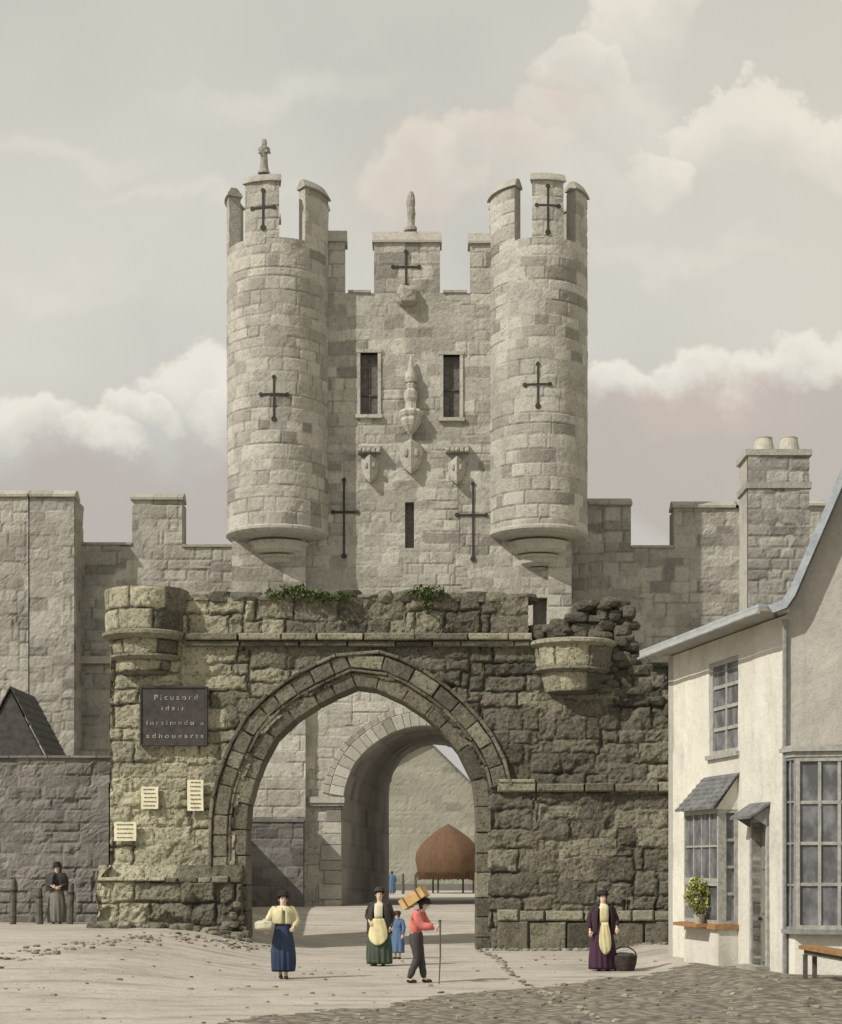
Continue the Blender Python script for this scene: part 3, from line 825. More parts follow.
tcross(344, 512, 480, 556, 333, 357); tcross(473, 515, 484, 559, 457, 486)
# round turrets
YC = YT + .35
RT = 1.98
def turret_big(cpx, merl, seed, slits, RT=1.98):
    cx = X_(cpx, YC-1.2)
    zt, zb = Z_(237, YC-RT), Z_(526, YC-RT)
    t = MB()
    bb = Blocks(seed, -7, 7, zb-1, zt+3, (.34,.6), (.4,1.0), depth=.026, prot=.010, jw=.03, rough=.012, wav=.022, jmin=.05)
    def mpc(U, V, H):
        a = U/RT; return cx+(RT+H)*np.sin(a), YC-(RT+H)*np.cos(a), V
    grid_patch(None, lines(-PI*RT, PI*RT, .065), lines(zb, zt, .065), mpc, bb, None, mb=t)
    # inner drum and rim
    t.lathe([(RT-.5, zt-1.5), (RT-.5, zt), (RT, zt)], cx, YC, n=48, tint=.5)
    t.lathe([(0, zt-1.5), (RT-.49, zt-1.5)], cx, YC, n=32, tint=.5)
    body = t.build('turret', M_TOWER, tow, fix=False)
    # corbelled base
    c = MB(); zq = None
    c.lathe([(RT-.01, zb+.12), (RT+.035, zb+.04), (RT+.03, zb-.05), (RT-.08, zb-.15), (RT-.35, zb-.22), (RT-.8, zb-.25), (.9, zb-.26)], cx, YC, n=56, tint=.5, pale=.6)
    c.lathe([(1.0, zb-.24), (1.27, zb-.34), (1.27, zb-.42), (1.18, zb-.50), (1.16, zb-.66), (1.0, zb-.76), (.8, zb-.78)], cx, YC, n=48, tint=.7, pale=.8)
    c.lathe([(.7, zb-.76), (.92, zb-.84), (.92, zb-.92), (.84, zb-.98), (.80, zb-1.14), (.6, zb-1.24), (.5, zb-1.25)], cx, YC, n=48, tint=.5, pale=.6)
    c.lathe([(.4, zb-1.24), (.52, zb-1.30), (.4, zb-1.40), (.2, zb-1.45), (0, zb-1.46)], cx, YC, n=40, tint=.3, pale=.5)
    c.build('corbel', M_TOWER, body)
    for i, (a0, a1, dz) in enumerate(merl):
        a0, a1 = R(a0), R(a1); zm = zt + 2.02 + dz
        m_ = MB()
        m_.lathe([(RT-.46, zt-.02), (RT-.03, zt-.02), (RT-.03, zm), (RT-.46, zm)], cx, YC, a0, a1, n=8, closed=True, tint=.45+.2*rt.random())
        grid_patch(None, lines(a0*RT, a1*RT, .065), lines(zt-.01, zm, .065), mpc, bb, None, mb=m_, back=.05)
        mo = m_.build('merlon', M_TOWER, body)
        cp = MB()
        cp.lathe([(RT-.52, zm+.003), (RT+.09, zm+.003), (RT+.07, zm+.07), (RT-.06, zm+.30), (RT-.28, zm+.32), (RT-.52, zm+.08)], cx, YC, a0-.04, a1+.04, n=8, closed=True, tint=.4, pale=.55)
        cp.build('coping', M_TOWER, mo)
    for (px, cy, tp, bt, l, r_) in slits:
        y = YC-RT
        cross(body, X_(px, y), Z_(cy, y), Z_(tp, y), Z_(bt, y), X_(l, y), X_(r_, y), y, cyl=(cx, YC, RT+.0))
    return cx, zt
cxl, ztl = turret_big(275.5, [(-34,6,.08),(36,82,.02),(108,146,0),(184,214,0),(-112,-66,.0)], 201,
           [(274,394,377,419,261,287),(263,207,190,227,252,274)])
cxr, ztr = turret_big(540.5, [(-11,26,.12),(-88,-32,.02),(44,78,.0),(116,142,0),(162,177,0),(-142,-108,0)], 203,
           [(538,384,364,406,525,550),(548,205,186,232,537,559)], 1.90)
# parapet of the wall between the turrets
def gable_merlon(x0, x1, z0, z1, cap, y0, y1, seed, parent):
    m_ = MB(); m_.box(x0+.02, x1-.02, y0+.06, y1, z0, z1, tint=.4)
    bb = Blocks(seed, x0, x1, z0, z1, (.42,.6), (.5,.9), depth=.03, prot=.012)
    grid_patch(None, lines(x0, x1, .065), lines(z0, z1, .065), lambda U, V, H: (U, y0-H, V), bb, None, mb=m_, back=.1)
    o = m_.build('merlon', M_TOWER, parent, fix=False)
    c = MB(); ym = (y0+y1)/2
    c.prism([(y0-.1, z1+.003), (y1+.1, z1+.003), (y1+.1, z1+.09), (y0+.28, z1+cap), (y0+.16, z1+cap), (y0-.1, z1+.09)], x0-.07, x1+.07, tint=.45)
    c.build('coping', M_TOWER, o)
    return o
cm = gable_merlon(tx(374), tx(440), ztop+.002, tz(243), .5, YT, YT+.7, 301, tow)
gable_merlon(tx(327), tx(345), ztop+.002, tz(242), .5, YT, YT+.7, 302, tow)
gable_merlon(tx(470), tx(491), ztop+.002, tz(244), .48, YT, YT+.7, 303, tow)
m_ = MB()
for a, b_ in ((346, 373), (441, 469)): m_.box(tx(a)+.08, tx(b_)-.08, YT-.06, YT+.6, ztop+.003, ztop+.1, tint=.3)
m_.build('parapet_sill', M_TOWER, tow)
tcross(406, 267, 252, 286, 393, 419)
# carved ball boss under the central merlon slit
mb = MB(); mb.rock((tx(407), YT-.1, tz(297)), .42, 5, (.95,.9,.9), lv=3, tint=.5); mb.rock((tx(407), YT-.25, tz(301)), .25, 8, (1,1,.8), lv=2, tint=.3)
mb.build('carved_boss', M_TOWER, tow)
# shields and hoods
def shield(px, py, w, h, parent):
    mb = MB(); cx, cz = tx(px), tz(py)
    n = 12; V = []; pr = []
    for s_ in range(-n, n+1):
        t = s_/n; pr.append(t)
    outl_ = [(-1,.75),(-.55,.9),(0,1.18),(.55,.9),(1,.75),(1.02,.2),(.9,-.3),(.6,-.75),(0,-1.15),(-.6,-.75),(-.9,-.3),(-1.02,.2)]
    fr = [(cx+a*w, YT-.13-(.16*(1-abs(a))), cz+c*h) for a, c in outl_]; bk = [(cx+a*w, YT+.05, cz+c*h) for a, c in outl_]
    k = len(outl_)
    ctr = [(cx, YT-.36, cz+1.0*h), (cx, YT-.36, cz-.9*h)]
    V = fr+bk+ctr; c1, c2 = 2*k, 2*k+1
    Fq = [(i, (i+1) % k, (i+1) % k+k, i+k) for i in range(k)]
    right = [2,3,4,5,6,7,8]; left = [8,9,10,11,0,1,2]
    for i in range(len(right)-1): Fq.append((right[i], right[i+1], c1 if i < 3 else c2))
    Fq.append((c1, 5, c2))
    for i in range(len(left)-1): Fq.append((left[i], left[i+1], c2 if i < 3 else c1))
    Fq.append((c2, 11, c1))
    mb.add(V, Fq, tint=.6)
    for a in (-.45, .45): mb.rock((cx+a*w, YT-.3, cz+.25*h), .1*w*2.2, 4, (.8,.5,1.6), lv=2, tint=.3); 
    return mb.build('heraldic_shield', M_TOWER, parent)
shield(411, 458, .44, .58, tow); shield(370, 470, .32, .48, tow); shield(456.5, 472, .32, .46, tow)
for px, py in ((369, 451), (457, 450.5)):
    mb = MB(); cx, cz = tx(px), tz(py)
    mb.prism([(YT+.05, cz-.12), (YT-.16, cz-.10), (YT-.38, cz+.02), (YT-.38, cz+.10), (YT-.05, cz+.2), (YT+.05, cz+.2)], cx-.44, cx+.46, tint=.3)
    for k in range(5): mb.rock((cx-.36+k*.18, YT-.32, cz-.06), .09, k, lv=2, tint=.5)
    mb.build('shield_hood', M_TOWER, tow)
# corbel head, niche figure and canopy between the windows
mb = MB(); cx = tx(411)
yb = YT-.12
mb.lathe([(0,tz(357)),(.05,tz(359)),(.10,tz(366)),(.14,tz(373)),(.22,tz(374)),(.24,tz(380)),(.20,tz(384))], cx, yb-.05, n=14, tint=.7, pale=.7)
mb.build('niche_canopy', M_TOWER, tow)
mb = MB()
mb.lathe([(.14,tz(382)),(.17,tz(386)),(.13,tz(390)),(.24,tz(393)),(.25,tz(400)),(.2,tz(404)),(.22,tz(410)),(.26,tz(414)),(0,tz(414))], cx, yb-.05, n=14, tint=.6, pale=.7, rf=lambda r, z, a: r*(1+.12*math.sin(5*a+z*3)))
mb.build('niche_figure', M_TOWER, tow)
mb = MB()
mb.lathe([(0,tz(411)),(.40,tz(411.5)),(.46,tz(414)),(.42,tz(417)),(.36,tz(419)),(.38,tz(422)),(.30,tz(427)),(.18,tz(432)),(.05,tz(436)),(0,tz(437))], cx, yb, n=24, tint=.7, pale=.8, rf=lambda r, z, a: r*(1+.08*math.sin(9*a)))
mb.prism([(YT+.05, tz(444)), (YT-.12, tz(444)), (YT-.2, tz(436)), (YT+.05, tz(436))], cx-.05, cx+.05, tint=.5)
mb.build('figure_bracket', M_TOWER, tow)
# ================================================================== small stone statues standing on the battlements
def stone_statue(px, pybase, pytop, Y, label, stump=False):
    X = X_(px, Y); z0, z1 = Z_(pybase, Y), Z_(pytop, Y); H = z1-z0
    t = thing('stone_statue' if not stump else 'statue_stump', label, 'statue', (X, Y, z0))
    mb = MB()
    if not stump:
        mb.lathe([(0,0),(.21,0),(.20,.05),(.15,.12),(.13,.3),(.12,.45),(.115,.55),(.15,.66),(.165,.74),(.15,.79),(.06,.82),(.055,.84)], n=14, sx=H*.85, sy=H*.85,
                 M=Matrix.Translation((X, Y, z0)) @ Matrix.Diagonal((1,1,H,1)), rf=lambda r, z, a: r*(1+.10*math.sin(4*a+z*6)), tint=.5)
        mb.rock((X+.01, Y-.02, z0+H*.905), H*.10, 3, (.8,.8,1.1), lv=2, tint=.6)
        mb.tube([(X-.12*H, Y, z0+H*.76), (X-.15*H, Y-.05, z0+H*.62), (X-.10*H, Y-.15*H, z0+H*.55)], [.05*H,.045*H,.035*H], tint=.5)
        mb.tube([(X+.12*H, Y, z0+H*.76), (X+.16*H, Y-.03, z0+H*.62), (X+.08*H, Y-.16*H, z0+H*.62)], [.05*H,.045*H,.035*H], tint=.5)
    else:
        mb.lathe([(0,0),(.17,0),(.17,.08),(.10,.12),(.09,.3),(.11,.45),(.10,.6),(.12,.75),(.09,.9),(.05,1.0),(0,1.0)], n=12,
                 M=Matrix.Translation((X, Y, z0)) @ Matrix.Diagonal((1,1,H,1)), sx=1.5, sy=1.4, rf=lambda r, z, a: r*(1+.12*math.sin(3*a+z*9)), tint=.5)
    mb.build('carving', M_WALLS, t, smooth=False)
stone_statue(264, 174, 140, YC-RT+.25, 'small robed stone figure standing on the front merlon of the left turret')
stone_statue(411, 231, 192, YT+.35, 'narrow worn statue stump on top of the central merlon between the turrets', True)

# ================================================================== CITY WALLS
YW = 44.0*K
def wx(px): return X_(px, YW)
def wz(py): return Z_(py, YW)
def crenel_wall(t, segs, seed, Y, pale=None, step=.085, back=.5):
    """segs: (px0, px1, py_top, coped)"""
    x0, x1 = X_(segs[0][0], Y), X_(segs[-1][1], Y)
    tops = [(X_(a, Y), X_(b_, Y), Z_(c, Y)) for a, b_, c, _ in segs]
    zt = max(q[2] for q in tops)
    bb = Blocks(seed, x0, x1, 0, zt, (.34,.6), (.45,1.15), depth=.035, prot=.015, jw=.04, rough=.02, wav=.03, brk=.12)
    def hole(U, V):
        m = np.zeros(U.shape, bool)
        for a, b_, c in tops: m |= (U > a) & (U <= b_) & (V > c)
        return m
    grid_patch('wall', lines(x0, x1, step, [q[0] for q in tops]), lines(0, zt, step, [q[2] for q in tops]), lambda U, V, H: (U, Y-H, V), bb, M_WALLS, t, hole=hole, back=back, pale=pale)
    for (a, b_, c, coped) in segs:
        mb = MB(); A, B, Zt = X_(a, Y), X_(b_, Y), Z_(c, Y)
        mb.box(A+.03, B-.03, Y+.12, Y+back+.9, 0, Zt-.03, tint=.4)
        mb.build('wall_core', M_WALLS, t)
        if coped:
            m_ = MB(); x = A-.06
            while x < B+.05:
                w = min(.95, B+.06-x)
                m_.prism([(Y-.10, Zt+.002), (Y+.95, Zt+.002), (Y+.95, Zt+.1), (Y+.55, Zt+.34), (Y+.35, Zt+.34), (Y-.10, Zt+.1)], x, x+w-.012, tint=rt.random(), pale=.7)
                x += w
                if B+.06-x < .15: break
            m_.build('coping', M_WALLS, t)
        else:
            m_ = MB(); m_.box(A+.02, B-.02, Y-.07, Y+.6, Zt+.002, Zt+.10, tint=.4); m_.build('coping', M_WALLS, t)
wl = thing('city_wall', 'battlemented grey stone city wall running off the left side of the tower', 'wall', (wx(150), YW, .5))
crenel_wall(wl, [(-160,-60,545,False),(-60,60,545,False),(60,132,545,False),(132,182,500,True),(182,238,547,False)], 401, YW)
YP = YW-1.5
pw = thing('wall_turret', 'projecting block of pale city wall with a dark seam down its face, far left', 'wall', (X_(20, YP), YP, .5))
crenel_wall(pw, [(-70,28.2,497,True)], 403, YP)
crenel_wall(pw, [(29.5,74,497,True)], 404, YP)
mb = MB(); mb.box(X_(28.2, YP), X_(29.5, YP), YP+.12, YP+1, 0, Z_(498, YP), tint=.1); mb.build('seam', M_DARKWALL, pw)
bb = Blocks(405, 60, 70, 0, 18, (.42,.7), (.5,1.2), depth=.03)
grid_patch('flank', lines(YP+.1, YW+.3, .1), lines(0, Z_(497, YP), .1), lambda U, V, H: (X_(74, YP)+H, U, V), bb, M_WALLS, pw)
m_ = MB(); m_.box(-28, X_(132, YW), YW-.28, YW+.1, wz(664), wz(657), tint=.6); m_.build('string_course', M_WALLS, wl)
wrt = thing('city_wall', 'battlemented grey stone city wall behind the white house, right of the tower', 'wall', (wx(700), YW, .5))
crenel_wall(wrt, [(568,587,505,True),(587,631,505,True),(631,674,548,False),(674,737,508,True),(737,790,508,True),(790,835,506,True),(835,930,548,False)], 407, YW)

# ================================================================== LEFT LOW WALL, SHED, POSTS
YL = 30.6*K
lw = thing('yard_wall', 'tall dark rubble yard wall with flat top left of the gate pier', 'wall', (X_(40, YL), YL, .5))
bb = Blocks(501, -16, -7, 0, 6, (.25,.4), (.35,.8), depth=.04, prot=.02, rough=.03)
x0, x1, zt = X_(-120, YL), X_(112, YL)+.0, Z_(758, YL)
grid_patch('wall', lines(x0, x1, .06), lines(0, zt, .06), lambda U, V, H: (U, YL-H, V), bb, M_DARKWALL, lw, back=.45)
mb = MB(); x = x0
while x < x1-.1:
    w = min(rn.uniform(.4, .8), x1-x); mb.box(x+.01, x+w-.01, YL-.07, YL+.5, zt+.003, zt+.06+rn.uniform(0, .015), tint=rn.random()); x += w
mb.build('coping', M_DARKWALL, lw)
# dark lean-to wall seen through the arch
YI = YT-1.1
lw2 = thing('passage_wall', 'low dark stone wall against the tower foot, seen through the wide arch', 'wall', (X_(280, YI), YI, .6))
bb = Blocks(503, -8, -4, 0, 5, (.3,.5), (.5,1.0), depth=.03, prot=.015)
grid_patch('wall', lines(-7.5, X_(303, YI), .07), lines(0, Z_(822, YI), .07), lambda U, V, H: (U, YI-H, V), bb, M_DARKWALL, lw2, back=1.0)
mb = MB(); mb.box(-7.5, X_(304, YI), YI-.05, YI+.75, Z_(822, YI)+.003, Z_(819, YI), tint=.4); mb.build('coping', M_DARKWALL, lw2)
# gabled shed behind the yard wall
YS = 33.5*K
sh = thing('gabled_shed', 'dark gabled shed roof rising behind the yard wall at the left edge', 'shed', (X_(5, YS), YS, .5))
ax, ay = X_(11, YS), Z_(688, YS); ex = X_(50, YS); ez = Z_(762, YS); wx_ = ex-ax
mb = MB(); mb.slab([(ax-wx_+.15, YS+.12), (ex-.15, YS+.12), (ex-.15, YS+3), (ax-wx_+.15, YS+3)], .3, ez-.1)
mb.add([(ax-wx_+.15, YS+.12, ez-.1), (ex-.15, YS+.12, ez-.1), (ax, YS+.12, ay-.12)], [(0,1,2)])
mb.build('wall', M_DARKWALL, sh)
mb = MB()
for sg in (-1, 1):
    n = 9
    for k in range(n):
        t0, t1 = k/n, (k+1)/n
        xa, za = ax+sg*wx_*(1-t0), ez+(ay-ez)*t0; xb, zb_ = ax+sg*wx_*(1-t1), ez+(ay-ez)*t1
        up = .05
        mb.add([(xa, YS-.12, za), (xb, YS-.12, zb_), (xb, YS-.12, zb_+.05), (xa, YS-.12, za+.05+up), (xa, YS+3.1, za), (xb, YS+3.1, zb_), (xb, YS+3.1, zb_+.05), (xa, YS+3.1, za+.05+up)],
               [(0,1,2,3), (7,6,5,4), (0,4,5,1), (1,5,6,2), (2,6,7,3), (3,7,4,0)], tint=rn.random())
M_DSLATE = plain_mat('dark_slate', (.10,.095,.09), .85, .3, 5, .4)
mb.build('roof', M_DSLATE, sh)
mb = MB(); mb.add([(ax-wx_*.92, YS-.06, ez), (ax+wx_*.92, YS-.06, ez), (ax, YS-.06, ay-.1), (ax-wx_*.92, YS+.1, ez), (ax+wx_*.92, YS+.1, ez), (ax, YS+.1, ay-.1)], [(0,1,2), (5,4,3), (0,3,4,1), (1,4,5,2), (2,5,3,0)])
mb.build('gable_boarding', M_DSLATE, sh)
# posts
for px, py0, h, dx, lab in ((13, 925, 1.22, .02, 'leftmost of the three short grey posts before the dark yard wall'), (40, 925, .98, -.02, 'shorter middle post with bare top, just left of the standing figure in grey'),
                     (70, 926, 1.12, .03, 'rightmost of the three short posts, right beside the standing figure in grey')):
    Y = 29.7*K; X = X_(px, Y); g = gz(X, Y)
    t = thing('wooden_post', lab, 'post', (X, Y, g), group='posts along the yard wall')
    mb = MB(); mb.lathe([(.085,-.1),(.095,.1),(.085,h*.5),(.075,h-.06),(.05,h-.01),(0,h)], n=10, M=Matrix.Translation((X, Y, g)) @ Matrix.Rotation(dx, 4, 'Y'), rf=lambda r, z, a: r*(1+.06*math.sin(3*a+z)))
    mb.build('shaft', M_WOODG if True else None, t)
    m2 = MB(); m2.lathe([(.088,h*.72),(.098,h*.73),(.098,h*.77),(.08,h*.78)], n=10, M=Matrix.Translation((X, Y, g)) @ Matrix.Rotation(dx, 4, 'Y')); m2.build('band', M_SLIT, t)

# ================================================================== FAR YARD
YF = 95.0*K
fb = thing('far_building', 'plain pale gabled building closing the yard beyond the gate passage', 'building', (X_(430, YF), YF, 0))
apx, apz = X_(428, YF), Z_(742, YF)
def gable_out(U, V):
    top = np.where(U < apx, apz - (apx-U)*.55, apz - (U-apx)*(Z_(742,YF)-Z_(800,YF))/(X_(487,YF)-apx))
    return V > top
bb = Blocks(601, -14, 9, 0, 14, (.5,.8), (1.0,2.2), depth=.02, prot=.01, rough=.02)
grid_patch('wall', lines(-14, 9, .2), lines(-.5, apz, .2), lambda U, V, H: (U, YF-H, V), bb, M_FAR, fb, hole=gable_out, back=8)
mb = MB()
for (xa, za, xb, zb_) in ((-14, apz-(apx+14)*.55, apx, apz), (apx, apz, 9, apz-(9-apx)*(Z_(742,YF)-Z_(800,YF))/(X_(487,YF)-apx))):
    mb.add([(xa, YF-.3, za), (xb, YF-.3, zb_), (xb, YF-.3, zb_+.22), (xa, YF-.3, za+.22), (xa, YF+8, za), (xb, YF+8, zb_), (xb, YF+8, zb_+.22), (xa, YF+8, za+.22)],
           [(0,1,2,3), (7,6,5,4), (0,4,5,1), (1,5,6,2), (2,6,7,3), (3,7,4,0)])
mb.build('roof', M_SLATE, fb)
mb = MB(); mb.box(-14, 9, YF-.25, YF-.02, -.3, .55, tint=.2); mb.build('plinth', M_DARKWALL, fb)  # dark strip along the foot, ground shade put into its colour
# hay rick on posts
YH = 86.0*K
def hx(px): return X_(px, YH)
def hz(py): return Z_(py, YH)
hr = thing('hay_rick', 'rusty brown domed hay rick raised on short posts beyond the gate passage', 'hay rick', (hx(447), YH, gz(hx(447), YH)))
mb = MB(); cx = hx(448); r0 = hx(481)-cx
mb.lathe([(0,hz(879)),(r0*.86,hz(879)),(r0*.93,hz(873)),(r0*1.0,hz(860)),(r0*.97,hz(853)),(r0*.84,hz(845)),(r0*.58,hz(836.5)),(r0*.27,hz(829)),(r0*.08,hz(825.5)),(0,hz(823.5))], cx, YH, n=48,
         rf=lambda r, z, a: r*(1+.025*math.sin(5*a)+.02*math.sin(13*a+z)))
mb.build('thatch', M_HAY, hr, smooth=True)
mb = MB()
for k in range(90):
    a = -1.6+3.2*k/89+rn.uniform(-.02, .02); e = rn.uniform(-.12, .05)
    mb.tube([(cx+r0*.90*math.sin(a), YH-r0*.90*math.cos(a), hz(879)+e), (cx+r0*.96*math.sin(a), YH-r0*.96*math.cos(a), hz(872))], .035, 4)
mb.build('eaves_straw', M_HAY, hr)
for k, px in enumerate((433, 438, 463, 473)):
    mb = MB(); X = hx(px); Y = YH-r0*.4*(1 if k % 2 else .2); mb.box(X-.07, X+.07, Y-.07, Y+.07, gz(X, Y)-.1, hz(878)); mb.build('leg', M_WOODG, hr)
for px, py0, py1, lab in ((403, 894, 872, 'thin grey post beyond the gate passage, the nearer one to the blue figure'), (415.5, 894, 874, 'thin grey post beyond the gate passage, right next to the hay rick')):
    Y = 84*K; X = X_(px, Y); g = gz(X, Y)
    mb = MB(); mb.lathe([(.11,-.1),(.12,.3),(.09,1.5),(0,1.56)], n=8, M=Matrix.Translation((X, Y, g)))
    o = mb.build('yard_post', M_WOODG); tag(o, lab, 'post', 'posts in the far yard')

# ================================================================== THE WHITE HOUSE
Fp = Vector((5.66, 24.7*K)); dd = (Vector((6.854, 20.65*K)) - Fp); LU = dd.length; dd.normalize(); nn = Vector((dd.y, -dd.x))
def U_(px, w=0.0):
    r_ = (px-421)/F
    return (r_*(Fp.y+nn.y*w) - (Fp.x+nn.x*w))/(dd.x - r_*dd.y)
Np = Fp + dd*LU
aa = Np.normalized(); mm = -aa; ee = Vector((aa.y, -aa.x))
ho = thing('plastered_house', 'cream plastered two storey house with bow windows and slanting lead edged eaves at the right', 'house', (Np.x, Np.y, .15))
def HW(u, w, z): p = Fp + dd*u + nn*w; return Vector((p.x, p.y, z))
def GW(t, w, z): p = Np + ee*t + mm*w; return Vector((p.x, p.y, z))
MH = Matrix(((dd.x, nn.x, 0, Fp.x), (dd.y, nn.y, 0, Fp.y), (0, 0, 1, 0), (0, 0, 0, 1)))   # x=u, y=w(out), z
MG = Matrix(((ee.x, mm.x, 0, Np.x), (ee.y, mm.y, 0, Np.y), (0, 0, 1, 0), (0, 0, 0, 1)))
ZE = 6.9
Gp = Np + aa*7.0
# side wall as displaced plaster with real openings
class Plaster(Blocks):
    def ev(s, U, V):
        n = fbm(U*1.2, V*1.2, 0, 4, s.seed); c = sst(.0, .035, np.abs(fbm(U*.7, V*.7, 4, 3, s.seed+4)-.5))
        return .03*(n-.5) + .012*(fbm(U*7, V*7, 2, 3, s.seed)-.5), n, (1-c)*.0, U, V
pb = Plaster(1, 0, 1, 0, 1, (.4,.5), (1,2)); pb.seed = 71
win_u = (U_(709), U_(738), 4.50, 6.45); bay_u = (U_(684, .42), U_(738)); door_u = (U_(753), U_(767.5), .12, 3.03)
def hh(U, V):
    m = np.zeros(U.shape, bool)
    for a, b_, c, d in (win_u, (bay_u[0]+.08, bay_u[1]-.08, .95, 3.3), door_u): m |= (U > a) & (U < b_) & (V > c) & (V < d)
    return m
def mh(U, V, H): return Fp.x + dd.x*U + nn.x*H, Fp.y + dd.y*U + nn.y*H, V
grid_patch('wall', lines(0, LU, .06, [win_u[0], win_u[1], bay_u[0]+.08, bay_u[1]-.08, door_u[0], door_u[1]]), lines(-.2, ZE, .06, [.95, 3.3, win_u[2], win_u[3], 3.03, .12]), mh, pb, M_PLASTER, ho, hole=hh, back=.3,
           pale=lambda U, V, cu, cv, t: np.clip(.5+.5*sst(3.0, .4, U), 0, 1))
# gable wall
gt = 5.2
pb2 = Plaster(1, 0, 1, 0, 1, (.4,.5), (1,2)); pb2.seed = 83
def roof_z(t): return np.interp(t, [0, .10, .87, 1.5, 3.9, 6.3], [ZE+.1, ZE+.3, ZE+2.1, ZE+3.55, ZE+4.85, ZE+3.5])
def gh(U, V): return (V > roof_z(U)-.05) | ((U > .3) & (U < 2.0) & (V > 1.1) & (V < 4.2))
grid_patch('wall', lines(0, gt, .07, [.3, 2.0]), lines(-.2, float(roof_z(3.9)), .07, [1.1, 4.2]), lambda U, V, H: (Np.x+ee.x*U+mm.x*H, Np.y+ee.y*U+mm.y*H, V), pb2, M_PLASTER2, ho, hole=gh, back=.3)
# other walls of the two volumes
mb = MB()
def wallseg(p, q, z0, z1, th=.25):
    p, q = Vector(p), Vector(q); t = (q-p).normalized(); n_ = Vector((-t.y, t.x))*th
    mb.slab([tuple(p), tuple(q), tuple(q+n_), tuple(p+n_)], z0, z1)
wallseg(Fp, Gp, -.2, ZE); 
Hp = Np + ee*gt
wallseg(Gp, Gp + ee*gt, -.2, ZE+.1); wallseg(Gp+ee*gt, Hp, -.2, ZE+.1)
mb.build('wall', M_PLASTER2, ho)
# flat lead roof of the wing: oversails the side wall
mb = MB()
o1, o2_ = HW(-.5, .62, 0), HW(LU+.16, .62, 0)
pts = [(o1.x, o1.y), (o2_.x, o2_.y), (Np.x+.05, Np.y-.1), (Gp.x, Gp.y), (Fp.x+nn.x*-.0-dd.x*.3, Fp.y-dd.y*.3)]
mb.slab(pts, ZE+.03, ZE+.10)
mb.build('eaves_board', M_PLASTER2, ho)
mb = MB()
c0 = [HW(-.52, .64, ZE-.02), HW(LU+.2, .64, ZE+.0)]
mb.tube([c0[0], c0[1]], .035, 8)
mb.build('gutter', M_LEAD, ho)
mb = MB(); mb.slab([(p[0], p[1]) for p in pts], ZE+.104, ZE+.16); mb.build('roof', M_LEAD, ho)
# steep roof of the main block
mb = MB()
up_ = [(-.30, ZE+.11), (-.05, ZE+.20), (.10, ZE+.42), (.87, ZE+2.22), (1.5, ZE+3.7), (3.9, ZE+5.0), (6.3, ZE+3.7)]
prof = up_ + [(t+(.02 if k > 4 else .09), z-(.12 if k > 4 else .10)) for k, (t, z) in enumerate(up_)][::-1]
n = len(prof); V = []
for w in (.32, -6.0):
    for t, z in prof: V.append(GW(t, w, z))
mb.add(V, [tuple(range(n)), tuple(range(2*n-1, n-1, -1))] + [(i, i+n, (i+1) % n+n, (i+1) % n) for i in range(n)])
mb.build('roof', M_SLATE, ho)
mb = MB(); prof = [(t-.03, z+.02) for t, z in up_[:5]] + [(t+.06, z-.12) for t, z in up_[:5]][::-1]
V = []
for w in (.36, .325):
    for t, z in prof: V.append(GW(t, w, z))
n = len(prof); mb.add(V, [tuple(range(n)), tuple(range(2*n-1, n-1, -1))] + [(i, i+n, (i+1) % n+n, (i+1) % n) for i in range(n)])
mb.build('bargeboard', M_LEAD, ho)
# downpipe on the corner
mb = MB(); q = GW(-.02, .05, 0); mb.tube([(q.x, q.y, ZE-.1), (q.x, q.y, 4.4)], .05, 8); mb.tube([(q.x, q.y, 4.4), (q.x, q.y, .1)], .05, 8)
mb.build('downpipe', M_PAINTG, ho)

def glazed(parent, M, a, b_, c, d, cols, rows, name='window', bw=.035, fw=.06, y=.0, mat=None, dep=.05, arch_=0, glass=True, pattern=None):
    """M maps (x along, y outward, z up); frame front at y"""
    mat = mat or M_PAINT
    f = MB()
    f.box(a, a+fw, y-dep, y+dep, c, d, M=M); f.box(b_-fw, b_, y-dep, y+dep, c, d, M=M)
    f.box(a+fw, b_-fw, y-dep, y+dep, c, c+fw, M=M); f.box(a+fw, b_-fw, y-dep, y+dep, d-fw, d, M=M)
    o = f.build(name, mat, parent)
    g = MB(); g.box(a+fw*.5, b_-fw*.5, y-.012, y-.004, c+fw*.5, d-fw*.5, M=M); g.build('pane', M_GLASS, o)
    br = MB(); ia, ib, ic, id_ = a+fw, b_-fw, c+fw, d-fw
    xs = [ia+(ib-ia)*k/cols for k in range(1, cols)]; zs = [ic+(id_-ic)*k/rows for k in range(1, rows)]
    for x in xs: br.box(x-bw/2, x+bw/2, y-.003, y+dep*.7, ic, id_, M=M)
    for z_ in zs: br.box(ia, ib, y-.003, y+dep*.62, z_-bw/2, z_+bw/2, M=M)
    if xs or zs: br.build('glazing_bar', mat, o)
    return o
# upper window
o = glazed(ho, MH, win_u[0], win_u[1], win_u[2], win_u[3], 2, 4, y=-.10, fw=.09, bw=.07)
sb_ = MB(); sb_.box(win_u[0]-.06, win_u[1]+.06, -.2, .07, win_u[2]-.09, win_u[2]-.002, M=MH); sb_.build('sill', M_PAINT, o)
bk = MB(); bk.box(win_u[0]-.05, win_u[1]+.05, -.5, -.46, win_u[2]-.05, win_u[3]+.05, M=MH); bk.build('room_dark', M_VOID, o)
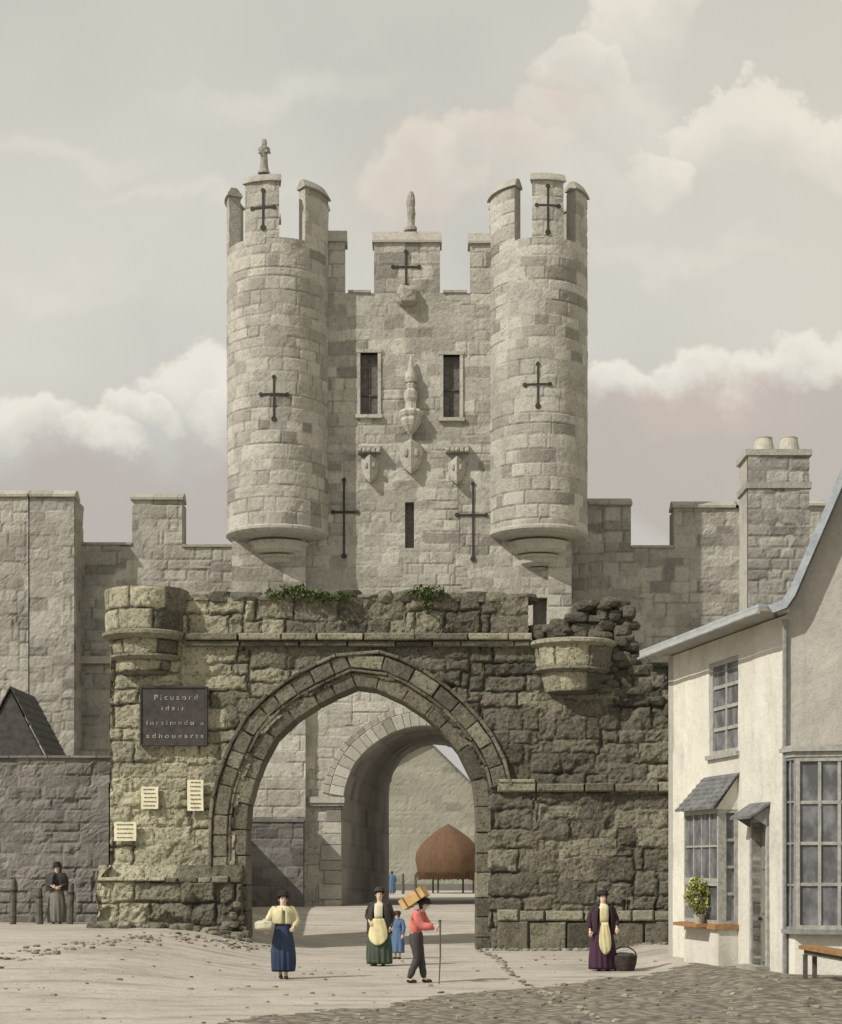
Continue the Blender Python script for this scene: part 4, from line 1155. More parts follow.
# lower box bay with slate hood
bay = MB(); W = .42
bay.box(bay_u[0], bay_u[1], .0, W, -.1, .90, M=MH)
bo = bay.build('bay_window', M_PLASTER, ho)
s_ = MB(); s_.box(bay_u[0]-.06, bay_u[1]+.06, 0, W+.09, .903, 1.0, M=MH); s_.build('sill', M_TERRA, bo)
zb0, zb1 = 1.003, 3.32
mid_u = (bay_u[0]+bay_u[1])/2
glazed(bo, MH, bay_u[0], bay_u[1], zb0+.85, zb1, 4, 2, name='sash', y=W-.05, fw=.075, bw=.04)
glazed(bo, MH, bay_u[0], bay_u[1], zb0, zb0+.847, 2, 1, name='sash', y=W-.05, fw=.075, bw=.06)
# near end face: maps x -> outward w, y -> along +u
def endM(u):
    p = HW(u, 0, 0); return Matrix(((nn.x, dd.x, 0, p.x), (nn.y, dd.y, 0, p.y), (0, 0, 1, 0), (0, 0, 0, 1)))
glazed(bo, endM(bay_u[1]), .0, W-.10, zb0, zb1, 1, 4, name='sash', y=-.05, fw=.07, bw=.06)
def endMf(u):
    p = HW(u, 0, 0); return Matrix(((nn.x, -dd.x, 0, p.x), (nn.y, -dd.y, 0, p.y), (0, 0, 1, 0), (0, 0, 0, 1)))
glazed(bo, endMf(bay_u[0]), .0, W-.10, zb0, zb1, 1, 4, name='sash', y=-.05, fw=.07, bw=.06)
hd = MB()
nrow = 7
for k in range(nrow):
    t0, t1 = k/nrow, (k+1)/nrow
    z0, z1 = 3.33+.72*t0, 3.33+.72*t1; w0, w1 = (W+.16)*(1-t0), (W+.16)*(1-t1)
    ins0, ins1 = .0+.22*t0, .0+.22*t1
    ua, ub = bay_u[0]-.12, bay_u[1]+.12
    V = [HW(ua+ins0, w0, z0), HW(ub-ins0*.2, w0, z0), HW(ub-ins1*.2, w1, z1), HW(ua+ins1, w1, z1),
         HW(ua+ins0, w0, z0+.05), HW(ub-ins0*.2, w0, z0+.05), HW(ub-ins1*.2, w1, z1+.015), HW(ua+ins1, w1, z1+.015)]
    hd.add(V, [(0,3,2,1), (4,5,6,7), (0,1,5,4), (1,2,6,5), (2,3,7,6), (3,0,4,7)], tint=rn.random())
hd.build('hood_roof', M_SLATE, bo)
ck = MB(); ck.prism([(0, 3.30), (W+.05, 3.325), (0, 3.98)], bay_u[0]+.03, bay_u[1]-.0, M=MH); ck.build('hood_cheek', M_PLASTER, bo)
# door with little canopy
dm = MB(); a, b_, c, d = door_u
dm.box(a, b_, -.22, -.16, c, d, M=MH)
do = dm.build('door', M_DOOR, ho)
fr = MB(); fr.box(a-.10, a, -.17, .035, .02, d+.08, M=MH); fr.box(b_, b_+.10, -.17, .05, .02, d+.08, M=MH); fr.box(a, b_, -.17, .035, d, d+.08, M=MH)
fr.build('door_frame', M_PAINT, do)
pn = MB()
for z0, z1 in ((.3, 1.1), (1.25, 2.0), (2.12, 2.85)): pn.box(a+.1, b_-.1, -.158, -.135, z0, z1, M=MH)
pn.build('door_panel', M_DOOR, do)
kn = MB(); kn.rock(HW(a+.07, -.11, 1.15), .035, 2, lv=2); kn.build('handle', M_SLIT, do)
cn = MB(); V = [HW(a-.16, .0, 3.42), HW(b_+.16, 0, 3.42), HW(b_+.16, .42, 3.14), HW(a-.16, .42, 3.14)]; V += [v-Vector((0, 0, .05)) for v in V]
cn.add(V, [(0,1,2,3), (7,6,5,4), (0,4,5,1), (1,5,6,2), (2,6,7,3), (3,7,4,0)]); cn.build('door_canopy', M_SLATE, do)
bkt = MB()
for u in (a-.10, b_+.05):
    bkt = MB(); bkt.prism([(0.0, 2.95), (.05, 2.95), (.33, 3.12), (0.0, 3.33)], u, u+.05, M=MH); bkt.build('bracket', M_PAINTG, do)
stp = MB(); stp.box(a-.12, b_+.12, .0, .3, -.05, gz(6.6, 32)+.09, M=MH); stp.build('doorstep', M_WALLS, do)
# canted shop window on the gable wall
sw = MB(); zc0, zc1 = 1.0, 4.2
ftp = [(-.03, .0), (.17, .36), (2.1, .36), (2.3, .0)]
def gpoly(z0, z1, grow, mbx, **k):
    q = [(-.03-grow*1.2, .0), (.17-grow*.8, .36+grow), (2.1+grow*.8, .36+grow), (2.3+grow*1.2, .0)]
    mbx.slab([tuple(GW(t, w, 0).xy) for t, w in q][::-1], z0, z1, **k)
gpoly(zc0-.08, zc0, .05, sw)
so = sw.build('shop_window', M_PAINTG, ho)
cr = MB(); gpoly(zc1+.003, zc1+.10, .03, cr); gpoly(zc1+.103, zc1+.18, .09, cr); gpoly(zc1+.183, zc1+.22, .05, cr); cr.build('cornice', M_PAINT, so)
def segM(p, q):
    p3, q3 = GW(p[0], p[1], 0), GW(q[0], q[1], 0); t = (q3-p3); L = t.length; t /= L; o_ = Vector((t.y, -t.x, 0))
    return Matrix(((t.x, o_.x, 0, p3.x), (t.y, o_.y, 0, p3.y), (0, 0, 1, 0), (0, 0, 0, 1))), L
Mx, L = segM(ftp[0], ftp[1]); glazed(so, Mx, 0, L, zc0+.003, zc1, 2, 4, name='sash', y=-.04, fw=.05, bw=.04, mat=M_PAINTG)
Mx, L = segM(ftp[1], ftp[2]); glazed(so, Mx, 0, L, zc0+.003, zc1, 5, 4, name='sash', y=-.04, fw=.08, bw=.06, mat=M_PAINT)
Mx, L = segM(ftp[2], ftp[3]); glazed(so, Mx, 0, L, zc0+.003, zc1, 2, 4, name='sash', y=-.04, fw=.05, bw=.04, mat=M_PAINTG)
sk = MB(); sk.slab([tuple(GW(t, w, 0).xy) for t, w in ((.02, 0), (.16, .22), (2.1, .22), (2.25, 0))][::-1], -.1, zc0-.083, tint=.9); sk.build('stall_riser', M_PLASTER, so)
# chimney
ch = MB(); cx0, cx1, cy0, cy1 = 7.31, 8.68, 36.9, 37.9
bbc = Blocks(701, cx0, cx1, 6, 12, (.22,.34), (.3,.7), depth=.025, prot=.01, jw=.03)
def cbx(mbx, g, z0, z1, **k): mbx.box(cx0-g, cx1+g, cy0-g, cy1+g, z0, z1, **k)
mbc = MB(); grid_patch(None, lines(cx0, cx1, .05), lines(6.5, 11.35, .05), lambda U, V, H: (U, cy0-.03-H, V), bbc, None, mb=mbc, back=.1)
cbx(mbc, 0, 6.5, 11.35, tint=.6, pale=.8)
co_ = mbc.build('chimney', M_WALLS, ho, fix=False)
c2 = MB(); cbx(c2, .05, 10.62, 10.76, pale=.6); cbx(c2, .06, 11.353, 11.49, pale=.7); c2.build('chimney_band', M_WALLS, co_)
for k, X in enumerate((7.76, 8.33)):
    p_ = MB(); p_.lathe([(0,0),(.25,0),(.235,.1),(.19,.33),(.20,.36),(.16,.36),(.15,.1)], X, 37.35, n=20, M=Matrix.Translation((0, 0, 11.493)), tint=.5)
    p_.build('chimney_pot', M_POT, co_)

# bench outside the shop window
bpos = GW(.30, .62, 0)
A_, B_ = Vector((6.95, 29.68)), Vector((7.12, 27.0))
tt = (B_-A_).normalized(); pp = Vector((-tt.y, tt.x)); bL = (B_-A_).length
Mb = Matrix(((tt.x, pp.x, 0, A_.x), (tt.y, pp.y, 0, A_.y), (0, 0, 1, 0), (0, 0, 0, 1)))
be = thing('wooden_bench', 'plain brown plank bench on four grey legs in front of the shop window', 'bench', (A_.x, A_.y, gz(A_.x, A_.y)))
mb = MB(); mb.box(0, bL, -.16, .16, .69, .76, M=Mb); mb.build('seat', M_WOOD, be)
mb = MB(); mb.box(.12, bL-.12, -.10, -.06, .60, .69-.002, M=Mb); mb.box(.12, bL-.12, .06, .10, .60, .688, M=Mb); mb.build('rail', M_WOODG, be)
for x in (.12, bL-.2):
    for y in (-.11, .06):
        p = Mb @ Vector((x, y, 0)); mb = MB(); mb.box(x, x+.07, y-.01, y+.06, gz(p.x, p.y)-.02, .60, M=Mb); mb.build('leg', M_WOODG, be)

# plant in a pot on the bay sill
pc = HW(U_(699, W+.15), W+.15, 1.0)
sd = MB(); sd.box(bay_u[0]+.2, bay_u[1]-.4, W+.092, W+.32, .93, 1.0, M=MH); sd.build('sill_shelf', M_TERRA, bo)
pt = thing('potted_shrub', 'round leafy yellow green shrub in a pale pot on the orange bay window sill', 'plant', tuple(pc))
mb = MB(); mb.lathe([(0,0),(.085,0),(.12,.17),(.13,.2),(.105,.2),(.1,.1),(0,.1)], n=16, M=Matrix.Translation(pc)); mb.build('pot', M_POT, pt)
st = MB()
for k in range(7):
    a = 2*PI*k/7; st.tube([pc+Vector((0, 0, .1)), pc+Vector((.08*math.cos(a), .08*math.sin(a), .38)), pc+Vector((.22*math.cos(a), .2*math.sin(a), .62))], [.014, .01, .006], 6)
st.build('stem', M_STEM, pt)
mb = MB(); pts = []
for k in range(34):
    a = rn.uniform(0, 2*PI); b2 = rn.uniform(-1.2, 1.4); q_ = rn.uniform(.5, 1); c = pc+Vector((.25*q_*math.cos(a)*math.cos(b2), .24*q_*math.sin(a)*math.cos(b2), .55+.36*q_*math.sin(b2)))
    for i in range(40): pts.append(c+Vector((rn.gauss(0, .055), rn.gauss(0, .055), rn.gauss(0, .06))))
leaves(mb, pts, .055, rn); mb.build('foliage', M_BUSH, pt, fix=False)

# ================================================================== GROUND
def sheet(name, xs, ys, dz, mat, keepf=None, kind='structure'):
    U, V = np.meshgrid(xs, ys, indexing='ij'); Z = ground_z(U, V) + dz
    idx = np.arange(U.size).reshape(U.shape)
    A, B, C_, D = idx[:-1,:-1], idx[1:,:-1], idx[1:,1:], idx[:-1,1:]
    m = np.ones(A.shape, bool)
    if keepf is not None: m = keepf((U[:-1,:-1]+U[1:,1:])/2, (V[:-1,:-1]+V[1:,1:])/2)
    q = np.stack([A[m], B[m], C_[m], D[m]], 1); used = np.unique(q); rem = np.zeros(U.size, np.int64); rem[used] = np.arange(len(used))
    VV = np.stack([U.ravel(), V.ravel(), Z.ravel()], 1)[used]
    o = mk(name, VV, rem[q], mat, smooth=True); o['kind'] = kind; return o
m, nt, b = new_mat('trodden_street'); co = objco(nt)
n1 = noise(nt, co, .35, 5, .6); n2 = noise(nt, co, 3.5, 6, .7, (1, 2.2, 1)); n3 = noise(nt, co, 28, 5, .75); n4 = noise(nt, co, .9, 4, .6, (.5, 2, 1))
c = mix(nt, (.44,.405,.345), (.54,.50,.435), rng(nt, n1, .35, .65))
c = mix(nt, c, (.27,.25,.215), rng(nt, n4, .50, .66, 0, .7)); c = mix(nt, c, (.60,.56,.49), rng(nt, n2, .55, .75, 0, .6)); c = mix(nt, c, (.20,.185,.16), rng(nt, n3, .47, .33, 0, .9)); c = mix(nt, c, (.24,.22,.185), rng(nt, n2, .45, .32, 0, .8))  # elongated dark patches put soft ground shade into the street colour
nt.links.new(c, b.inputs['Base Color']); b.inputs['Roughness'].default_value = .95
p = bump(nt, n2, b, .7, .08); bump(nt, n3, b, .7, .03, p); M_STREET = m
m, nt, b = new_mat('rough_cobbles_shade'); co = objco(nt)
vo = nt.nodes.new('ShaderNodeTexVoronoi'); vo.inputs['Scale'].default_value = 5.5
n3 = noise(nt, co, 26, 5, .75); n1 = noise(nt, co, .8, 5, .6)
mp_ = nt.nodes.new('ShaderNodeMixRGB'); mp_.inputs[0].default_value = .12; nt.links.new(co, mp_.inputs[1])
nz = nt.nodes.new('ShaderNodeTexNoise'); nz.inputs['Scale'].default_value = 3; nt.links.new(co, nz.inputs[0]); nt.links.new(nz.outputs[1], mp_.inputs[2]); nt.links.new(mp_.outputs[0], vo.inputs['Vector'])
c = mix(nt, (.20,.18,.145), (.29,.265,.215), rng(nt, vo.outputs['Color'], .2, .8)); c = mix(nt, c, (.28,.255,.20), rng(nt, n1, .52, .7, 0, .5)); c = mix(nt, c, (.10,.09,.072), rng(nt, vo.outputs['Distance'], .4, .66, 0, .7)); c = mix(nt, c, (.30,.27,.215), rng(nt, n3, .55, .72, 0, .6)); c = mix(nt, c, (.05,.045,.037), rng(nt, n3, .45, .32, 0, .7))  # cobble tones kept dark to carry the foreground shade
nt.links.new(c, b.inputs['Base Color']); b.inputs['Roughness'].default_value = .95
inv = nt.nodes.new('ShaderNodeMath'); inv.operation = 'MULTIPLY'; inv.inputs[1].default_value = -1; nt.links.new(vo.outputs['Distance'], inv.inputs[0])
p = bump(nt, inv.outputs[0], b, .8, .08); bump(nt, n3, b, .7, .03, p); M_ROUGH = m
xs = np.unique(np.round(np.concatenate([-600*np.linspace(1, 0, 14)**2.2 - 16, np.linspace(-16, 12, 150), 12 + 600*np.linspace(0, 1, 14)**2.2]), 4))
ys = np.unique(np.round(np.concatenate([-60*np.linspace(1, 0, 8), np.linspace(0, 90, 300), np.linspace(90, 165, 70), 165+900*np.linspace(0, 1, 12)**2]), 4))
sheet('ground', xs, ys, 0, M_STREET)
# rough cobbled strip, foreground shade put into its dark colour: ragged edge
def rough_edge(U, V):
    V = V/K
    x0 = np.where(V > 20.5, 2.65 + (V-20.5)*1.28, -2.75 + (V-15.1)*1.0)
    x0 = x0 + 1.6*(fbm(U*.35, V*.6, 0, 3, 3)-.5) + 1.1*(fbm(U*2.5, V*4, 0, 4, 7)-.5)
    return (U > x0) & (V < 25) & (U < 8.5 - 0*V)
sheet('cobbled_ground_shade', np.arange(-9, 9.0, .06), np.arange(12, 25*K, .06), .006, M_ROUGH, rough_edge)
# loose stones: along the edge, ruts on the left, foot of walls
mb = MB(); rs = random.Random(3)
for i in range(1500):
    Y = rs.uniform(14.5, 27)*K; X = rs.uniform(-8, 7)
    on_rough = bool(rough_edge(np.array([X]), np.array([Y]))[0])
    if not on_rough and rs.random() < .75: continue
    if X > 5.2 and Y > 20*K: continue
    r = (.012+.045*rs.random()**2.5)*(1.2 if on_rough else .9)
    mb.rock((X, Y, gz(X, Y)+r*.2), r, rs.randint(0, 99), (1.3, 1, .6), rz=rs.uniform(0, 3), lv=1, tint=rs.random())
for i in range(260):
    # rutted bank running from lower left to the pier
    t = rs.random(); X = -8.6 + 4.6*t + rs.gauss(0, .35); Y = (21.2 + 6.3*t)*K + rs.gauss(0, .7)
    r = .015+.06*rs.random()**2
    mb.rock((X, Y, gz(X, Y)+r*.2), r, rs.randint(0, 99), (1.3, 1, .6), rz=rs.uniform(0, 3), lv=1, tint=rs.random())
for i in range(150):
    t = rs.random(); X = 1.48 + .95*t + .12*math.sin(t*9) + rs.gauss(0, .04) ; Y = (28.2 - 13.5*t)*K + rs.gauss(0, .08)
    r = rs.uniform(.02, .06)
    mb.rock((X, Y, gz(X, Y)+r*.2), r, rs.randint(0, 99), (1.3, 1, .6), rz=rs.uniform(0, 3), lv=1, tint=rs.random())
for i in range(160):
    X = rs.uniform(bx(480), bx(672)); Y = YB-.28-abs(rs.gauss(0, .12)); r = rs.uniform(.02, .08)
    mb.rock((X, Y, gz(X, Y)+r*.2), r, rs.randint(0, 99), (1.3, 1, .7), rz=rs.uniform(0, 3), lv=1, tint=rs.random())
M_PEB = stone_mat('loose_pebbles', (.16,.14,.11), (.26,.235,.19), (.40,.37,.30), fine=.3, stain=.2)
tag(mb.build('pebbles', M_PEB, None), 'small loose stones strewn over the street and along its edges', 'stones', None, 'stuff')
# ================================================================== PEOPLE
M_SKIN = plain_mat('skin', (.72,.53,.42), .6, .08, 30, .05)
M_HAIR = plain_mat('dark_hair', (.05,.038,.03), .7, .2, 30, .3)
M_EYE = plain_mat('eye_dark', (.03,.025,.02), .4, .1)
M_LIP = plain_mat('lip', (.38,.16,.13), .6, .1)
def cloth(name, col, var=.22): return plain_mat(name, col, .9, var, 7, .35, .02, scl=(1, 1, .25))
C_YEL = cloth('pale_yellow_cloth', (.66,.61,.38)); C_BLUE = cloth('dark_blue_skirt', (.045,.065,.12)); C_BLK = cloth('black_felt', (.03,.027,.028))
C_GRN = cloth('dark_green_skirt', (.075,.10,.075)); C_CLK = cloth('dark_brown_cloak', (.06,.052,.045)); C_APR = cloth('yellow_apron', (.70,.63,.36)); C_CRM = cloth('cream_kerchief', (.74,.70,.52))
C_CB = cloth('child_blue', (.11,.18,.30)); C_PNK = cloth('salmon_jacket', (.66,.20,.17)); C_TRS = cloth('grey_trousers', (.075,.068,.07)); C_PUR = cloth('purple_dress', (.07,.032,.06)); C_PURB = cloth('plum_shawl', (.055,.035,.045))
C_GRY = cloth('grey_dress', (.22,.205,.18)); C_GRD = cloth('dark_grey_shawl', (.07,.064,.06)); M_SHOE = plain_mat('shoe_leather', (.03,.024,.02), .5, .2)
M_BOX = plain_mat('light_wood', (.60,.40,.18), .8, .2, 5, .2); M_STRAP = plain_mat('brown_strap', (.20,.10,.05), .7, .2)
M_BASK = plain_mat('wicker', (.07,.06,.055), .8, .4, 14, .8); M_BUND = cloth('linen_bundle', (.55,.53,.40))

def skin_mesh(nodes, edges, root=0, sub=1):
    """nodes: (x,y,z,r[,ry]) -> evaluated mesh data (verts, faces)"""
    me = bpy.data.meshes.new('sk'); me.from_pydata([n_[:3] for n_ in nodes], edges, []); o = bpy.data.objects.new('sk', me); COL.objects.link(o)
    md = o.modifiers.new('s', 'SKIN'); md.use_smooth_shade = True
    sv = me.skin_vertices[0].data if me.skin_vertices else None
    if sv is None:
        bm = bmesh.new(); bm.from_mesh(me); bm.verts.layers.skin.verify(); bm.to_mesh(me); bm.free(); sv = me.skin_vertices[0].data
    for i, n_ in enumerate(nodes):
        sv[i].radius = (n_[3], n_[4] if len(n_) > 4 else n_[3]); sv[i].use_root = (i == root)
    if sub:
        s_ = o.modifiers.new('u', 'SUBSURF'); s_.levels = sub; s_.render_levels = sub
    bpy.context.view_layer.update()
    ev = o.evaluated_get(bpy.context.evaluated_depsgraph_get()); m2 = ev.to_mesh()
    V = [tuple(v.co) for v in m2.vertices]; Fq = [tuple(p.vertices) for p in m2.polygons]; ev.to_mesh_clear()
    bpy.data.objects.remove(o); bpy.data.meshes.remove(me)
    return V, Fq

def lerp(a, b_, t): return tuple(a[i]+(b_[i]-a[i])*t for i in range(3))
def person(name_label, x, y, H, rotz, pose, clothes, cat='person', z=None):
    """local frame: faces -Y, z up, metres for a 1.68 m adult scaled by H/1.68"""
    g = gz(x, y) if z is None else z
    S = H/1.68
    t = thing('person', name_label, cat, (x, y, g), 0)
    M = Matrix.Translation((x, y, g)) @ Matrix.Rotation(rotz, 4, 'Z') @ Matrix.Scale(S, 4)
    p = dict(lean=0.0, hx=0, hy=0, shl=(-.19,.02,1.36), shr=(.19,.02,1.36), ell=(-.27,.03,1.08), elr=(.27,.03,1.08), hal=(-.26,-.08,.84), har=(.26,-.08,.84),
             kl=(-.09,-.02,.5), kr=(.09,-.02,.5), fl=(-.09,.02,.08), fr=(.09,.02,.08), head=(0,-.02,1.55), child=False)
    p.update(pose)
    hd = p['head']; nk = (hd[0]*.6, hd[1]*.5+.01, 1.42 if 'nkz' not in p else p['nkz'])
    ch = p.get('chest', (0,.01,1.27)); wa = p.get('waist', (0,.0,1.05)); pe = (0,0,.93)
    nodes = [(*pe,.125,.10), (*wa,.115,.085), (*ch,.14,.10), (*lerp(ch, nk, .75),.085,.07), (*nk,.052,.052), (hd[0],hd[1],hd[2]-.07,.066,.07), (hd[0],hd[1]+.01,hd[2]+.01,.08,.095), (hd[0],hd[1]+.012,hd[2]+.085,.058,.07)]
    edges = [(0,1),(1,2),(2,3),(3,4),(4,5),(5,6),(6,7)]
    def chain(start, pts):
        prev = start
        for q in pts:
            nodes.append(q); edges.append((prev, len(nodes)-1)); prev = len(nodes)-1
        return prev
    for sh, el, ha in ((p['shl'], p['ell'], p['hal']), (p['shr'], p['elr'], p['har'])):
        chain(2, [(*sh,.052), (*lerp(sh, el, .5),.046), (*el,.038), (*lerp(el, ha, .5),.034), (*ha,.022)])
    for hp, kn_, ft in (((-.09,0,.88), p['kl'], p['fl']), ((.09,0,.88), p['kr'], p['fr'])):
        toe = p.get('toe', (0,-.15))
        chain(0, [(*hp,.09), (*lerp(hp, kn_, .5),.078), (*kn_,.055), (*lerp(kn_, ft, .4),.052), (*ft,.038), (ft[0]+toe[0]*.6, ft[1]+toe[1]*.6, .035,.035), (ft[0]+toe[0], ft[1]+toe[1], .028,.022)])
    V, Fq = skin_mesh(nodes, edges, 0, 1)
    mb = MB(); mb.add([M @ Vector(v) for v in V], Fq, mi=0)
    # hands: palm and five bent fingers
    for el, ha, sg in ((p['ell'], p['hal'], -1), (p['elr'], p['har'], 1)):
        d_ = (Vector(ha)-Vector(el)).normalized(); side = d_.cross(Vector((0,-1,.3))).normalized(); nrm = d_.cross(side).normalized()
        w0 = Vector(ha)-d_*.01
        pal = [(*w0,.024,.02), (*(w0+d_*.045),.036,.018), (*(w0+d_*.085),.036,.016)]
        Vh, Fh = skin_mesh(pal, [(0,1),(1,2)], 0, 1); mb.add([M @ Vector(v) for v in Vh], Fh, mi=0)
        grip = p.get('grip', {}).get(sg, .35)
        for k in range(4):
            o_ = w0 + d_*.078 + side*(-.027+.018*k); L = (.062,.075,.07,.055)[k]
            q1 = o_ + (d_*math.cos(grip) + nrm*math.sin(grip))*L*.5; q2 = q1 + (d_*math.cos(grip*2.4) + nrm*math.sin(grip*2.4))*L*.55
            Vh, Fh = skin_mesh([(*o_,.0095), (*q1,.009), (*q2,.0075)], [(0,1),(1,2)], 0, 1); mb.add([M @ Vector(v) for v in Vh], Fh, mi=0)
        o_ = w0 + d_*.03 + side*(-.03*sg*-1 if False else -.032); q1 = o_ - side*.025 + d_*.03 + nrm*.015; q2 = q1 + d_*.03 + nrm*.015 + side*.006
        Vh, Fh = skin_mesh([(*o_,.012), (*q1,.0105), (*q2,.008)], [(0,1),(1,2)], 0, 1); mb.add([M @ Vector(v) for v in Vh], Fh, mi=0)
    # face in head frame turned by 'look'
    Hm = M @ Matrix.Translation(hd) @ Matrix.Rotation(p.get('look', 0), 4, 'Z') @ Matrix.Rotation(p.get('nod', 0), 4, 'X')
    fz = p.get('face', 1)
    if fz:
        nose = [(-.012,-.088,.005),(.012,-.088,.005),(.0,-.115,-.022),(-.018,-.092,-.03),(.018,-.092,-.03),(0,-.085,.03)]
        mb.add([Hm @ Vector(v) for v in nose], [(0,5,2),(5,1,2),(0,2,3),(1,4,2),(3,2,4)], mi=0)
        for sx in (-1, 1):
            bm = bmesh.new(); bmesh.ops.create_icosphere(bm, subdivisions=1, radius=.013); vs = [Hm @ (Vector((v.co.x*1.3, v.co.y*.5, v.co.z*.8)) + Vector((sx*.032,-.087,.012))) for v in bm.verts]; fs = [[v.index for v in f.verts] for f in bm.faces]
            mb.add(vs, fs, mi=1)
            vs = [Hm @ (Vector((v.co.x*.6, v.co.y*1.4, v.co.z*2.2)) + Vector((sx*.083,.01,-.005))) for v in bm.verts]; mb.add(vs, fs, mi=0); bm.free()
        mb.add([Hm @ Vector(v) for v in ((-.025,-.088,-.05),(.025,-.088,-.05),(.0,-.096,-.046),(0,-.094,-.06))], [(0,2,3),(2,1,3)], mi=2)
    mb.build('body', [M_SKIN, M_EYE, M_LIP], t, smooth=True)
    # hair cap
    hm = MB(); prof = [(.0,.128),(.045,.122),(.08,.095),(.098,.05),(.10,.0),(.092,-.05),(.07,-.085)]
    VV = []; nn_ = 20
    for i in range(nn_):
        a = 2*PI*i/nn_
        fr_ = max(0, math.cos(a))   # a=0 faces -Y
        for r_, zz in prof:
            zz2 = max(zz, .128 - (.128-zz)) if fr_ < .3 else max(zz, .045+.03*fr_)
            rr = r_ if zz2 == zz else .088
            VV.append(Hm @ Vector((rr*math.sin(a)*.95, -rr*math.cos(a)*1.02+.012, zz2)))
    mp2 = len(prof); FF = [(i*mp2+j, ((i+1) % nn_)*mp2+j, ((i+1) % nn_)*mp2+j+1, i*mp2+j+1) for i in range(nn_) for j in range(mp2-1)]
    hm.add(VV, FF); hm.build('hair', M_HAIR, t, smooth=True, fix=False)
    for fn in clothes: fn(t, M, p, Hm)
    return t

def skirt(mat, z0=.06, z1=1.06, rt_=.15, rb=.30, name='skirt', pl=14, cx=0, cy=0, sy=.85, bul=.05):
    def f(t, M, p, Hm):
        mb = MB(); prof = []
        n = 18
        for k in range(n+1):
            s_ = k/n; z = z0+(z1-z0)*s_; r = rb+(rt_-rb)*s_**1.25 + bul*math.sin(PI*min(1, s_*1.05))*.7
            if k == n: r = rt_
            prof.append((r, z))
        ph = random.random()*6
        def rf(r, z, a):
            s_ = (z1-z)/(z1-z0)
            return r*(1+s_*(.075*math.sin(pl*a+ph+1.2*math.sin(a*2+z*1.5))+.05*math.sin(pl*.45*a+ph*2+z*3)+.06*(float(vnoise(a*4, z*3, 0, int(ph*9)))-.5)))
        mb.lathe([(.02, z0+.03), (prof[0][0]*.9, z0+.02)] + prof, cx, cy, n=84, sy=sy, M=M, rf=rf)
        mb.build(name, mat, t, smooth=True)
    return f
def apron(mat, z0=.28, z1=1.03, w=.75, off=.03, a_c=0.0):
    def f(t, M, p, Hm):
        mb = MB(); prof = []
        for k in range(13):
            s_ = k/12; z = z0+(z1-z0)*s_; r = .27+(.15-.27)*((z-.06)/1.0)**1.25 + .035*math.sin(PI*min(1, (z-.06)))+off+.012
            prof.append((r, z))
        V = []; na = 16
        def row(rr_, inner):
            out_ = []
            for i in range(na+1):
                q = i/na*2-1; a = a_c + w*q
                for r, z in prof:
                    s_ = (z-z0)/(z1-z0); a2 = a_c + w*q*(.55+.45*math.sin(PI*(.15+.62*(1-s_))))
                    zz = z + .16*(q*q)*(1-s_)**2
                    r2 = r-(.012 if inner else 0)+.006*math.sin(9*q+z*5)
                    out_.append(M @ Vector((r2*math.sin(a2), -r2*math.cos(a2)*.87, zz)))
            return out_
        Vo = row(prof, False); Vi = row(prof, True); m_ = len(prof); k0 = len(Vo)
        Fq = [(i*m_+j, (i+1)*m_+j, (i+1)*m_+j+1, i*m_+j+1) for i in range(na) for j in range(m_-1)]
        Fi = [tuple(v+k0 for v in f_[::-1]) for f_ in Fq]
        rim = [j for j in range(m_)] + [i*m_+m_-1 for i in range(1, na+1)] + [na*m_+j for j in range(m_-2, -1, -1)] + [i*m_ for i in range(na-1, 0, -1)]
        Fr = [(rim[i], rim[(i+1) % len(rim)], rim[(i+1) % len(rim)]+k0, rim[i]+k0) for i in range(len(rim))]
        mb.add(Vo+Vi, Fq+Fi+Fr); mb.build('apron', mat, t, smooth=True)
    return f
def top(mat, name='blouse', puff=.012, cuff=.85, hem=.98, neck=True):
    def f(t, M, p, Hm):
        nk = (p['head'][0]*.6, p['head'][1]*.5+.01, p.get('nkz', 1.42)); ch = p.get('chest', (0,.01,1.27)); wa = p.get('waist', (0,0,1.05))
        nodes = [(wa[0]*.6, wa[1], hem, .135+puff, .105+puff), (*wa,.122+puff,.092+puff), (*ch,.152+puff,.115+puff), (*lerp(ch, nk, .72),.098,.08)]
        edges = [(0,1),(1,2),(2,3)]
        for sh, el, ha in ((p['shl'], p['ell'], p['hal']), (p['shr'], p['elr'], p['har'])):
            w = lerp(el, ha, cuff); prev = 2
            for q in ((*sh,.066+puff*.5), (*lerp(sh, el, .5),.06+puff), (*el,.052+puff), (*lerp(el, w, .5),.048+puff), (*w,.036+puff*.3)):
                nodes.append(q); edges.append((prev, len(nodes)-1)); prev = len(nodes)-1
        V, Fq = skin_mesh(nodes, edges, 0, 1)
        V = [Vector(v) for v in V]
        V = [v + Vector((.006*math.sin(v.z*40+v.x*20), .006*math.sin(v.z*35), 0)) for v in V]
        mb = MB(); mb.add([M @ v for v in V], Fq); mb.build(name, mat, t, smooth=True)
    return f
